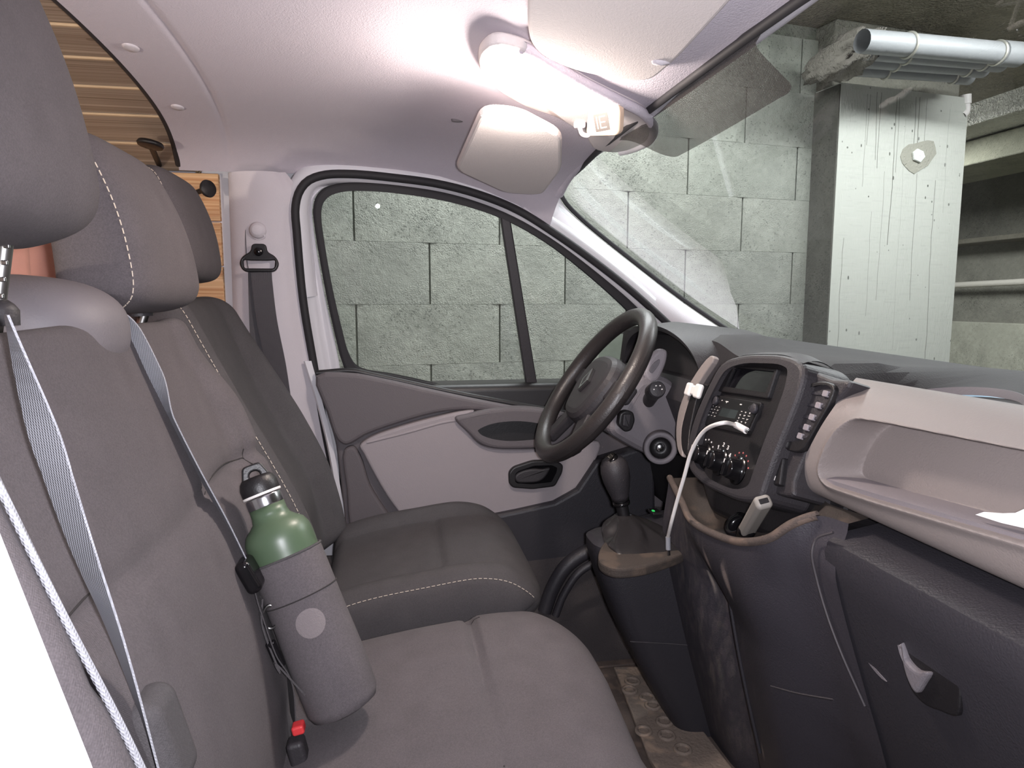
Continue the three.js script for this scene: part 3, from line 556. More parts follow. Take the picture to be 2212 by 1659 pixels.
  // light grey insert
  const ins = [[-.0846,1.1056],[-.0591,1.1251],[.0074,1.148],[.097,1.1704],[.1707,1.1845],[.1924,1.1839],[.1763,1.1682],[.1648,1.1593],[.2011,1.1037],[.2335,1.0897],[.2919,1.084],[.3987,1.0837],[.5076,1.0967],[.5151,1.0844],[.4866,1.0215],[.4457,.9712],[.3877,.9412],[.3038,.9225],[.2328,.907],[.1163,.8895],[.0364,.894],[.0056,.9357],[-.0226,.9791],[-.0524,1.0359],[-.0753,1.0848]];
  obj('insert_panel', plate(PZ, smooth(ins, 4), -0.73, -0.690, 0.007), M.doorInsert, d);
  obj('insert_crease', tube([[-.0678,1.1135,-.6915],[.0292,1.1352,-.6915],[.1188,1.1575,-.6915],[.1663,1.163,-.6915]], 0.004, 30, 8), M.doorInsert, d);
  // armrest pull with a hollow
  const pullO = [[.1436,1.1685],[.1753,1.1779],[.2324,1.189],[.3017,1.1918],[.372,1.183],[.4434,1.1623],[.486,1.1256],[.4441,1.0973],[.3725,1.0891],[.2901,1.0874],[.2367,1.0916],[.2034,1.1044],[.1772,1.1296]];
  const pullI = [[.1887,1.1407],[.2208,1.1594],[.2727,1.1671],[.3251,1.1645],[.384,1.1499],[.4198,1.1277],[.3843,1.1076],[.3252,1.1014],[.2668,1.1011],[.2206,1.1108],[.1978,1.1231]];
  obj('armrest_pull', plate(PZ, smooth(pullO, 4), -0.73, -0.672, 0.009, [smooth(pullI, 4)]), M.door, d);
  obj('pull_hollow', plate(PZ, smooth(pullI, 4), -0.735, -0.712, 0.001), M.black, d);
  // door handle in its frame
  const hO = [[.2753,1.0281],[.2869,1.0417],[.3362,1.0562],[.3894,1.0553],[.4146,1.0424],[.4124,1.0223],[.3935,.9873],[.3364,.9827],[.2869,.9886],[.2764,.9985]];
  const hI = [[.2869,1.0252],[.2963,1.0354],[.3385,1.0478],[.3859,1.0471],[.4027,1.0382],[.4004,1.0228],[.3863,.996],[.3364,.9923],[.294,.9966],[.2869,1.004]];
  const hb = obj('handle_bezel', plate(PZ, rounded(hO, 0.008), -0.70, -0.678, 0.004, [rounded(hI, 0.006)]), M.black, d);
  obj('handle_cup', plate(PZ, rounded(hI, 0.006), -0.70, -0.6885, 0.001), M.gloss, d);
  const lv = [[.2916,1.0179],[.3057,1.0291],[.3362,1.035],[.3623,1.0327],[.3812,1.0355],[.3695,1.0122],[.3529,1.001],[.3246,.9987],[.2963,1.0024]];
  obj('handle_lever', plate(PZ, smooth(lv, 4), -0.692, -0.681, 0.005), M.dash, d);
  // lower bin lip
  obj('lower_bin', plate(PZ, [[.2043,.9188],[.2966,.9327],[.3903,.9492],[.4494,.9795],[.4963,1.0486],[.6535,1.0902],[.6644,.6726],[.2032,.7076]], -0.73, -0.672, 0.01), M.dashLow, d);
}
{ // exterior mirror
  const m = thing('door_mirror', 'black exterior mirror outside the driver window behind steering wheel', 'mirror');
  const g = new RoundedBoxGeometry(0.10, 0.17, 0.2, 6, 0.04); g.rotateY(0.25); g.translate(0.70, 1.285, -1.03);
  obj('mirror_housing', g, M.black, m);
  obj('mirror_arm', rbox(0.68, 1.22, -0.93, 0.07, 0.05, 0.12, 0.02), M.black, m);
  const f = new RoundedBoxGeometry(0.004, 0.14, 0.16, 3, 0.002); f.rotateY(0.25); f.translate(0.649, 1.285, -1.018); obj('mirror_glass', f, S({ color: 0xcfd6d2, metalness: 1, roughness: 0.08 }), m);
}

// ================================================================ seats
function headrest(parent, { x, y, z, hw, h, t, tilt, postY, side = 1, spread = 0.062, setback = 0.078 }) {      // front face centre line from (x, y) upwards
  const ca = Math.cos(tilt), sa = Math.sin(tilt), P = (s, o) => [x - sa * s * h + ca * o, y + ca * s * h + sa * o];
  const p = pad({ prof: [P(0, -0.022), P(0.12, -0.004), P(0.35, 0.004), P(0.6, 0), P(0.85, -0.018), P(1, -0.048)], zc: z, hw: (v) => hw * (1 - 0.16 * v * v), th: (v) => t * (1 - 0.3 * v * v), eA: 0.34, eD: 0.7, ends: [0.22, 0.22], shrink: 0.055, nV: 60 });
  const o = obj('headrest', p.geo, M.fabric, parent);
  const cur = []; for (let k = 0; k <= 30; k++) cur.push(p.surf(0.93 * side, 0.03 + 0.94 * k / 30, 0.001));
  obj('stitching', stitches(cur), M.thread, o);
  for (const s of [-1, 1]) {
    const px = x - setback, pz = z + s * spread;
    obj('post', bar([px - 0.012, postY - 0.05, pz], [px + 0.012, y + 0.035, pz], 0.0062, 14), M.steel, o);
    for (let k = 0; k < 5; k++) obj('notch', rbox(px - 0.012 + 0.024 * (0.062 + k * 0.013) / (y + 0.085 - postY) + 0.004, postY + 0.012 + k * 0.013, pz + 0.0048, 0.005, 0.004, 0.003, 0.001), M.chrome, o);
    obj('post_socket', place(lathe([[0.0001, 0.009], [0.010, 0.0085], [0.014, 0.005], [0.017, 0], [0.016, -0.012]], 24), [px - 0.004, postY, pz], [-0.05, 1, 0]), M.dash, o);
  }
  return o;
}
{ // driver's seat
  const o = thing('car_seat', 'dark grey driver seat with light stitching behind the steering wheel', 'seat');
  const back = pad({
    prof: [[-0.10, 0.90], [-0.118, 1.0], [-0.142, 1.085], [-0.19, 1.19], [-0.245, 1.29], [-0.295, 1.38], [-0.335, 1.455], [-0.352, 1.485]],
    zc: -0.42, hw: (v) => 0.243 - 0.045 * sstep(0.5, 1, v), th: (v) => 0.17 - 0.05 * v, eA: 0.4, eD: 0.55, ends: [0.06, 0.1], shrink: 0.05, nV: 100, nA: 128,
    sculpt: (u, v) => { const a = Math.abs(u); return -0.055 * sstep(0.82, 0.52, a) * (1 - 0.65 * sstep(0.55, 1, v)) - 0.006 * gau(a, 0.60, 0.02) * (v < 0.85 ? 1 : 0) + 0.012 * gau(v, 0.28, 0.12) * sstep(0.6, 0.3, a); },
  });
  const b = obj('backrest', back.geo, M.fabricDark, o);
  const st = []; for (let k = 0; k <= 40; k++) st.push(back.surf(0.9, 0.05 + 0.92 * k / 40, 0.001));
  obj('stitching', stitches(st), M.thread, b);
  const cu = pad({
    prof: [[-0.16, 0.905], [-0.06, 0.935], [0.05, 0.952], [0.14, 0.962], [0.21, 0.957], [0.26, 0.925], [0.275, 0.87]], flip: -1,
    zc: -0.42, hw: (v) => 0.245 - 0.02 * sstep(0.75, 1, v), th: 0.15, eA: 0.3, eD: 0.5, ends: [0.1, 0.08], shrink: 0.03, nV: 110, nA: 128,
    sculpt: (u, v) => { const a = Math.abs(u); return 0.022 * sstep(0.55, 0.85, a) * (1 - sstep(0.6, 0.9, v)) - 0.007 * gau(a, 0.6, 0.018) * (v < 0.7 ? 1 : 0) - 0.008 * gau(v, 0.50, 0.02) * sstep(0.62, 0.5, a); },
  });
  const c = obj('seat_cushion', cu.geo, M.fabricDark, o);
  const s2 = []; for (let k = 0; k <= 40; k++) s2.push(cu.surf(0.95, 0.1 + 0.8 * k / 40, 0.001));
  obj('stitching', stitches(s2), M.thread, c);
  obj('seat_skirt', rbox(0.02, 0.80, -0.42, 0.44, 0.13, 0.45, 0.03), M.fabricDark, o);
  headrest(o, { x: -0.328, y: 1.468, z: -0.42, hw: 0.135, h: 0.25, t: 0.12, tilt: 0.16, postY: 1.468 });
}
{ // two-seat passenger bench
  const o = thing('passenger_bench', 'grey fabric two seat passenger bench in the foreground', 'bench');
  const Z0 = -0.125, Z1 = 0.655, zc = (Z0 + Z1) / 2, hw = (Z1 - Z0) / 2;
  const panelMid = (z, c, w) => sstep(c - w - 0.02, c - w + 0.02, z) * sstep(c + w + 0.02, c + w - 0.02, z);
  const back = pad({
    prof: [[-0.13, 0.88], [-0.142, 0.97], [-0.158, 1.06], [-0.186, 1.16], [-0.222, 1.26], [-0.262, 1.365], [-0.287, 1.43], [-0.302, 1.447]],
    zc, hw: (v) => hw - 0.03 * sstep(0.75, 1, v), th: (v) => 0.15 - 0.02 * v, eA: 0.2, eD: 0.42, ends: [0.05, 0.06], shrink: 0.03, nV: 120, nA: 260,
    sculpt: (u, v) => {
      const z = zc + u * hw; let d = 0;
      for (const c of [0.045, 0.435]) d -= 0.016 * panelMid(z, c, 0.085) * sstep(0.5, 0.62, v) * 0.6 + 0.02 * panelMid(z, c, 0.1) * sstep(0.62, 0.54, v) * sstep(0.1, 0.18, v) * -0.35;
      d -= 0.012 * gau(z, 0.24, 0.012) * sstep(0.85, 0.7, v);
      d -= 0.010 * gau(v, 0.60, 0.02) * (panelMid(z, 0.045, 0.15) + panelMid(z, 0.435, 0.15));
      d -= 0.006 * (gau(z, 0.145, 0.006) + gau(z, -0.055, 0.006) + gau(z, 0.335, 0.006) + gau(z, 0.535, 0.006)) * sstep(0.72, 0.6, v);
      d += 0.055 * gau(z, 0.605, 0.055) + 0.02 * gau(z, -0.09, 0.04) * sstep(0.9, 0.7, v);
      return d;
    },
  });
  const b = obj('backrest', back.geo, M.fabric, o);
  const pp = []; for (let k = 0; k <= 6; k++) pp.push(back.surf(0.84, 0.1 + 0.86 * k / 6, 0.002).toArray());
  obj('piping', tube(pp, 0.0022, 120, 8), M.belt, b);
  obj('back_shell', rbox(-0.36, 1.15, zc, 0.03, 0.5, hw * 1.8, 0.014), M.dash, o).rotation.z = 0;
  const cu = pad({
    prof: [[-0.20, 0.895], [-0.10, 0.925], [0.0, 0.944], [0.1, 0.956], [0.17, 0.96], [0.225, 0.955], [0.268, 0.93], [0.29, 0.88]], flip: -1,
    zc, hw: (v) => hw - 0.05 * sstep(0.72, 1, v) ** 2, th: 0.15, eA: 0.22, eD: 0.45, ends: [0.08, 0.08], shrink: 0.03, nV: 130, nA: 260,
    sculpt: (u, v) => {
      const z = zc + u * hw; let d = 0;
      const front = sstep(0.56, 0.62, v);
      for (const c of [0.045, 0.435]) d += 0.012 * panelMid(z, c, 0.115) * (1 - front) * sstep(0.1, 0.2, v) + 0.010 * panelMid(z, c, 0.15) * front;
      d -= 0.012 * gau(v, 0.585, 0.013) * (panelMid(z, 0.045, 0.13) + panelMid(z, 0.435, 0.13));
      d -= 0.010 * gau(z, 0.235 - 0.03 * sstep(0.5, 0.9, v), 0.006) * sstep(0.95, 0.75, v);
      d -= 0.006 * (gau(z, -0.07, 0.008)) * sstep(0.7, 0.5, v) + 0.007 * gau(z, 0.17, 0.006) * sstep(0.72, 0.6, v);
      d -= 0.02 * gau(z, 0.655, 0.05) * 0 ;
      d -= 0.018 * sstep(0.02, -0.12, z);
      return d;
    },
  });
  const cush = obj('seat_cushion', cu.geo, M.fabric, o);
  const uz = (z) => (z - zc) / hw, line = (S_, f, n = 30) => Array.from({ length: n + 1 }, (_, k) => { const [z, v] = f(k / n); return S_(uz(z), v, 0.0004); });
  for (const f of [(t) => [0.235 - 0.03 * sstep(0.5, 0.9, lerp(0.1, 0.86, t)), lerp(0.1, 0.86, t)], (t) => [0.17, lerp(0.1, 0.6, t)], (t) => [-0.07, lerp(0.1, 0.62, t)], (t) => [lerp(-0.07, 0.17, t), 0.585], (t) => [lerp(0.3, 0.57, t), 0.585]]) obj('seam', tube(line(cu.surf, f), 0.0011, 60, 6), M.seam, cush);
  for (const f of [(t) => [0.145, lerp(0.15, 0.62, t)], (t) => [-0.055, lerp(0.3, 0.62, t)], (t) => [lerp(-0.055, 0.145, t), 0.60 + 0.02 * Math.sin(t * 3.14)], (t) => [0.335, lerp(0.15, 0.62, t)], (t) => [lerp(0.335, 0.535, t), 0.60 + 0.02 * Math.sin(t * 3.14)]]) obj('seam', tube(line(back.surf, f), 0.0011, 60, 6), M.seam, b);
  obj('seat_skirt', rbox(0.03, 0.80, zc, 0.46, 0.13, hw * 1.9, 0.03), M.fabricDark, o);
  headrest(o, { x: -0.250, y: 1.425, z: 0.045, hw: 0.13, h: 0.25, t: 0.105, tilt: 0.22, postY: 1.442 });
  headrest(o, { x: -0.230, y: 1.483, z: 0.424, hw: 0.145, h: 0.33, t: 0.13, tilt: 0.20, postY: 1.442, spread: 0.06, setback: 0.078 });
  // moulded belt outlet on top of the backrest
  const dm = new THREE.SphereGeometry(1, 48, 28), dq = dm.attributes.position;
  for (let i = 0; i < dq.count; i++) { const x = dq.getX(i), y = dq.getY(i), z = dq.getZ(i), f = (v) => Math.sign(v) * Math.abs(v) ** 0.8; dq.setXYZ(i, -0.348 + f(x) * 0.075, 1.425 + f(y) * 0.05 - 0.1 * (f(x) * 0.075), 0.215 + f(z) * 0.088); }
  dm.computeVertexNormals(); obj('belt_outlet', dm, M.shroud, o);
}
{ // belt over the middle seat
  const o = thing('middle_seat_belt', 'silvery grey seat belt running down the middle seat backrest', 'seat belt');
  obj('belt_guide', tube([[-.3249,1.4513,.17],[-.3203,1.4395,.17],[-.3153,1.4257,.17],[-.3117,1.4178,.17]], 0.007, 20, 10), M.dusty, o);
  const g0 = [[-.3162,1.4493,.16],[-.3045,1.4443,.16],[-.2974,1.4253,.16]][0];
  obj('webbing', ribbon([g0, ...[[-.303,1.4393,.155],[-.2912,1.417,.155],[-.2696,1.366,.155],[-.249,1.3184,.155]], ...[[-.2204,1.2572,.16],[-.1933,1.196,.16],[-.1758,1.1534,.16],[-.1665,1.1308,.16]]],
    [[0.6, -0.2, 0.8], [0.8, -0.1, 0.6], [0.9, 0.1, 0.45], [0.85, 0.25, 0.5], [0.42, 0.22, 0.88], [0.3, 0.33, 0.9], [0.28, 0.36, 0.9], [0.25, 0.36, 0.9], [0.22, 0.36, 0.9]], [0.046, 0.046, 0.046, 0.045, 0.044, 0.042, 0.04, 0.038, 0.03]), M.belt, o);
  const tp = [[-.1669,1.1391,.175]][0];
  obj('tongue_cover', (() => { const g = new RoundedBoxGeometry(0.018, 0.04, 0.034, 4, 0.007); g.rotateZ(0.45); g.translate(...tp); return g; })(), M.gloss, o);
  obj('lap_webbing', ribbon([[-.1656,1.1294,.165],[-.1577,1.095,.165],[-.1442,1.0423,.165],[-.1316,1.0121,.165],[-.1275,.9468,.165]], [[0.15, 0, 1], [0.15, 0, 1], [0.2, 0, 1], [0.3, 0, 1], [0.3, 0, 1]], [0.036, 0.04, 0.042, 0.042, 0.042]), M.fabricDark, o);
}
{ // outer belt, close to the camera
  const o = thing('outer_seat_belt', 'pale silver seat belt along the outer edge of the bench', 'seat belt');
  obj('webbing', ribbon([[-.2315,1.4418,.51],[-.226,1.4135,.51],[-.2191,1.3816,.51],[-.2108,1.343,.51],[-.1996,1.294,.51],[-.1827,1.2301,.51],[-.1629,1.1394,.51]], [[0.5, 0, 0.85], [0.7, 0, 0.7], [0.8, 0, 0.55], [0.8, 0, 0.55], [0.75, 0, 0.65], [0.6, 0, 0.8], [0.4, 0, 0.9]], [0.02, 0.024, 0.028, 0.03, 0.032, 0.034, 0.036]), M.belt, o);
  const tp = [[-.1708,1.1371,.48]][0];
  obj('buckle_cover', (() => { const g = new RoundedBoxGeometry(0.03, 0.075, 0.05, 4, 0.014); g.rotateZ(0.25); g.translate(...tp); return g; })(), M.fabricDark, o);
}
{ // red release button of the middle buckle, between backrest and cushion
  const o = thing('belt_buckle', 'small belt buckle with red release button beside the bottle sleeve', 'buckle');
  const p = [[-.1164,.9535,.2]][0], q = [[-.1167,.9609,.2]][0];
  const g = new RoundedBoxGeometry(0.02, 0.05, 0.024, 3, 0.006); g.rotateZ(0.2); g.translate(p[0], p[1] - 0.03, p[2]); obj('buckle_body', g, M.dash, o);
  const h = new RoundedBoxGeometry(0.014, 0.011, 0.016, 3, 0.003); h.rotateZ(0.2); h.translate(q[0], q[1], q[2]); obj('release_button', h, S({ color: 0xd23b3e, roughness: 0.4 }), o);
}

// ================================================================ bottle in its sleeve
{
  const bot = [[-.0649,.9599,.17]][0], top = [[-.1339,1.1423,.13]][0];
  const ax = V(top).sub(V(bot)), L = ax.length(), dir = ax.clone().normalize().toArray();
  const green = S({ color: 0x4c5d48, roughness: 0.38 }), r = 0.041;
  const b = thing('water_bottle', 'green metal water bottle with black loop cap in grey sleeve', 'bottle');
  const put = (g, h) => { g.translate(0, h, 0); return place(g, bot, dir); };
  obj('bottle_body', put(lathe([[0.0001, 0.008], [0.034, 0.008], [0.039, 0.014], [0.039, L - 0.02], [0.0405, L + 0.008], [0.0405, L + 0.020], [0.0395, L + 0.029], [0.0355, L + 0.0375], [0.0285, L + 0.0435], [0.0232, L + 0.0485], [0.0215, L + 0.055], [0.0212, L + 0.066], [0.0001, L + 0.066]], 56), 0), green, b);
  obj('neck_ring', put(lathe([[0.0208, L + 0.064], [0.0217, L + 0.066], [0.0217, L + 0.076], [0.0205, L + 0.078]], 48), 0), M.chrome, b);
  const cap = obj('cap', put(lathe([[0.0212, L + 0.079], [0.0228, L + 0.082], [0.0228, L + 0.092], [0.0205, L + 0.099], [0.017, L + 0.103], [0.0001, L + 0.104]], 48), 0), M.black, b);
  const lp = plate(PZ, rounded([[-0.0215, 0], [0.0215, 0], [0.011, 0.036], [-0.011, 0.036]], 0.005), -0.008, 0.008, 0.0025, [Array.from({ length: 24 }, (_, k) => [Math.cos(k / 12 * Math.PI) * 0.0062, 0.02 - Math.sin(k / 12 * Math.PI) * 0.0062])]);
  lp.rotateY(0.25); lp.scale(1, 0.85, 1); obj('carry_loop', put(lp, L + 0.088), M.black, cap);
  obj('cap_ring', put(lathe([[0.0224, L + 0.079], [0.0232, L + 0.080], [0.0232, L + 0.0815], [0.0224, L + 0.0825]], 48), 0), M.white, cap);
  const s = thing('bottle_sleeve', 'grey fabric bottle sleeve with round patch on middle seat', 'sleeve');
  const slm = S(bumped({ color: 0x6a6366, map: T.fabCol, roughness: 0.95 }, T.weave, 0.0005));
  const sg = lathe([[0.0001, 0.0005], [0.03, 0.0005], [0.039, 0.004], [0.0435, 0.014], [0.0445, 0.06], [0.0435, L * 0.6], [0.0437, L - 0.004], [0.0432, L], [0.0412, L], [0.0402, L - 0.03]], 64), q = sg.attributes.position;
  for (let i = 0; i < q.count; i++) { const x = q.getX(i), y = q.getY(i), z = q.getZ(i), n = 1 + 0.02 * noise.noise(x * 30, y * 16, z * 30) + 0.012 * noise.noise(x * 70, y * 40, z * 70); q.setX(i, x * n); q.setZ(i, z * n); }
  sg.computeVertexNormals(); obj('sleeve_body', put(sg, 0), slm, s);
  const hem = new THREE.TorusGeometry(0.0428, 0.0016, 8, 60); hem.rotateX(Math.PI / 2); obj('hem', put(hem, L), M.fabricDark, s);
  const band = new THREE.TorusGeometry(0.0442, 0.0008, 6, 60); band.rotateX(Math.PI / 2); obj('sewn_band', put(band, L - 0.05), M.seam, s);
  // round faded patch on the side that faces the door
  const pc = V(bot).addScaledVector(V(dir), L * 0.60), cv = grid(24, 8, (i, j) => { const a = i / 24 * Math.PI * 2, rr = j / 7 * 0.017; const u = Math.cos(a) * rr, v = Math.sin(a) * rr, ang = u / 0.045 + 0.18, R = 0.0453; return [Math.sin(ang) * R, v, Math.cos(ang) * R]; }, true);
  cv.applyQuaternion(new THREE.Quaternion().setFromUnitVectors(new THREE.Vector3(0, 1, 0), V(dir))); cv.translate(...pc.toArray()); obj('round_patch', cv, S(bumped({ color: 0x787071, roughness: 1 }, T.felt, 0.001)), s);
  // carabiner, clasp and strap hanging on its left
  const side = (h, o = 0.05) => V(bot).addScaledVector(V(dir), h).add(new THREE.Vector3(-o, -0.008, 0.03)).toArray();
  obj('carry_strap', ribbon([side(L - 0.03, 0.035), side(L - 0.06, 0.046), side(L - 0.12, 0.047), side(0.09, 0.048), side(0.05, 0.03)], [[0.5, 0, 1], [0.5, 0, 1], [0.5, 0, 1], [0.5, 0, 1], [0.6, 0, 1]], [0.014, 0.014, 0.014, 0.014, 0.014], 0.002), M.fabricDark, s);
  const lo = new THREE.TorusGeometry(0.011, 0.0017, 8, 24); lo.scale(0.75, 1.3, 1); lo.translate(...side(L - 0.055, 0.033)); obj('metal_loop', lo, M.steel, s);
  obj('clasp', (() => { const g = new RoundedBoxGeometry(0.012, 0.034, 0.008, 3, 0.003); g.rotateZ(0.35); g.translate(...side(L - 0.1, 0.043)); return g; })(), M.gloss, s);
}

// ================================================================ dashboard
const dash = thing('dashboard', 'dark grey dashboard with lighter passenger panel and centre stack', 'dashboard');
{
  const zs = (a, b, n) => Array.from({ length: n + 1 }, (_, k) => lerp(a, b, k / n));
  const backX = (z) => 1.03 - 0.13 * (z / 0.75) ** 2, backY = (z) => 1.333 + 0.035 * (Math.abs(z) / 0.75) ** 1.5;
  // rear shelf along the windscreen with the open trough on the passenger side
  obj('dash_shelf', sweepZ(zs(-0.78, 0.78, 90), (z) => {
    const k = sstep(0.06, 0.16, z), bx = backX(z), by = backY(z), yf = lerp(1.385, 1.362, sstep(-0.26, -0.14, z));
    return [[bx, by - 0.1], [bx, by], [bx - 0.10, by + 0.012], [bx - 0.17, by + lerp(0.016, 0.0, k)], [0.74, lerp(by + 0.02, by - 0.02, k)], [0.70, lerp(yf, 1.28, k)], [0.63, lerp(yf, 1.275, k)], [0.60, lerp(yf - 0.01, 1.335, k)], [0.585, 1.25], [0.75, 1.15]];
  }, 0.5), M.dashTop, dash);
  // passenger side: pale panel with a deep tray
  // its outline from the top edge down, with the left end (third number) that leans along the vent
  const rows = [[0.60, 1.350, 0.161], [0.575, 1.351, 0.191], [0.545, 1.340, 0.216], [0.522, 1.322, 0.228], [0.512, 1.300, 0.222], [0.508, 1.262, 0.201], [0.509, 1.238, 0.184], [0.518, 1.213, 0.160], [0.535, 1.203, 0.142], [0.57, 1.198, 0.13]];
  const trayPoly = rounded([[.2745,1.3176],[.2544,1.2994],[.2407,1.2755],[.2304,1.2493],[.2333,1.2362],[.2465,1.2306],[.3266,1.2355],[.5006,1.251],[.6028,1.2604],[.5959,1.3272],[.4933,1.3257],[.3189,1.3205]], 0.012).map((p) => [p[0], p[1]]);
  const inside = (z, y) => { let c = false; for (let i = 0, j = trayPoly.length - 1; i < trayPoly.length; j = i++) { const a = trayPoly[i], b = trayPoly[j]; if ((a[1] > y) !== (b[1] > y) && z < (b[0] - a[0]) * (y - a[1]) / (b[1] - a[1]) + a[0]) c = !c; } return c; };
  const dist = (z, y) => { let m = 9; for (let i = 0, j = trayPoly.length - 1; i < trayPoly.length; j = i++) { const a = trayPoly[i], b = trayPoly[j], dx = b[0] - a[0], dy = b[1] - a[1], t = Math.max(0, Math.min(1, ((z - a[0]) * dx + (y - a[1]) * dy) / (dx * dx + dy * dy))); m = Math.min(m, Math.hypot(z - a[0] - t * dx, y - a[1] - t * dy)); } return m; };
  const N = 190, K = 220; const Rf = []; { const c = new THREE.CatmullRomCurve3(rows.map(V), false, 'centripetal'); for (let k = 0; k <= K; k++) Rf.push(c.getPointAt(k / K)); }
  obj('passenger_panel', grid(N + 1, K + 1, (i, j) => {
    const p = Rf[j], z = lerp(p.z, 0.76, (i / N) ** 1.25); let x = p.x;
    if (p.x < 0.56) {
      const e = dist(z, p.y), ins = inside(z, p.y);
      if (ins) x += 0.050 * sstep(0, 0.006, e) * (p.y > 1.25 ? 1 : 1) - 0.004 * gau(e, 0, 0.004);
      else x -= 0.004 * gau(e, 0, 0.006);
    }
    return [x, p.y, z];
  }), M.grey, dash);
  // shelf, rib and inner end of the tray
  const trayFloor = [[.2279,1.2346],[.3196,1.2405],[.4955,1.2537],[.5988,1.2618]];
  obj('tray_lip', loft(trayFloor.map(([z, y]) => [[0.512, y + 0.002, z], [0.525, y + 0.004, z], [0.57, y + 0.001, z], [0.57, y - 0.01, z], [0.516, y - 0.008, z]]), 0.4), M.greyCool, dash);
  // dark edging left of the pale panel and the vent housing
  const ventHouse = [[.1741,.1137],[.2355,.1092],[.2711,.1087],[.256,.0823],[.2405,.043],[.2296,.0074],[.2257,-.0273],[.2325,-.0439],[.2093,-.0518],[.1692,-.049],[.1562,-.0094],[.1553,.0464],[.1635,.0932]];
  obj('vent_housing', plate(PS, smooth(ventHouse, 3), -0.06, 0.002, 0.005), M.dash, dash);
  const vo = [[.2017,.0956],[.2347,.1033],[.2535,.0985],[.2543,.0822],[.2459,.0549],[.2349,.0239],[.2275,.0114],[.2009,.0067],[.1756,.0089],[.1684,.0178],[.1739,.0485],[.1867,.0811]];
  const vi = [[.2067,.0937],[.2358,.101],[.2507,.0969],[.2518,.0818],[.2424,.0542],[.2302,.0254],[.1745,.019],[.178,.0492],[.1905,.0798]];
  const vr = obj('air_vent', plate(PS, smooth(vo, 4), -0.004, 0.008, 0.002, [smooth(vi, 4)]), M.black, dash); vr.userData.label = 'slatted air vent right of the screen';
  obj('vent_back', plate(PS, smooth(vi, 4), -0.05, -0.03, 0.001), M.black, vr);
  for (const q of [[[.2012,.0854],[.2527,.0889]], [[.1913,.069],[.2479,.0729]], [[.185,.0528],[.2431,.0566]], [[.1801,.0378],[.2388,.0426]], [[.1765,.0243],[.2298,.03]]]) {
    const [a, b] = q; const g = plate(PS, [[a[0], a[1] - 0.002], [b[0] - 0.004, b[1] - 0.002], [b[0] - 0.004, b[1] + 0.0025], [a[0], a[1] + 0.0025]], -0.028, 0.004, 0.001); obj('slat', g, M.dashLow, vr);
    const t = [lerp(a[0], b[0], 0.68), lerp(a[1], b[1], 0.68)]; obj('slat_clip', plate(PS, rect(t[0] - 0.005, t[1] - 0.003, t[0] + 0.005, t[1] + 0.005, 0.002), -0.012, 0.006, 0.001), M.greyCool, vr);
  }
  obj('vent_wheel', plate(PS, (() => { const [c] = [[.1902,.013]]; return rect(c[0] - 0.011, c[1] - 0.005, c[0] + 0.011, c[1] + 0.006, 0.003); })(), 0.006, 0.011, 0.002), M.black, vr);
  // two rocker switches below the vent
  for (const q of [[[.162,-.0114],[.1747,-.0052],[.1892,-.0435],[.1739,-.049]], [[.1849,-.0073],[.2004,-.0037],[.2108,-.0388],[.1976,-.0425]]]) obj('rocker_switch', plate(PS, rounded(q, 0.003), -0.01, 0.010, 0.003), M.black, dash);
  const [sd] = [[.1957,-.0328]]; obj('switch_symbol', plate(PS, rect(sd[0] - 0.002, sd[1] - 0.003, sd[0] + 0.002, sd[1] + 0.003), 0.0098, 0.0104, 0.0001), M.white, dash);
  obj('stack_backing', plate(PS, rounded([[-.186,.0772],[.2682,.1147],[.2614,-.0533],[.168,-.122],[-.0496,-.1415],[-.1693,-.0619]], 0.02), -0.12, -0.052, 0.01), M.black, dash);
}
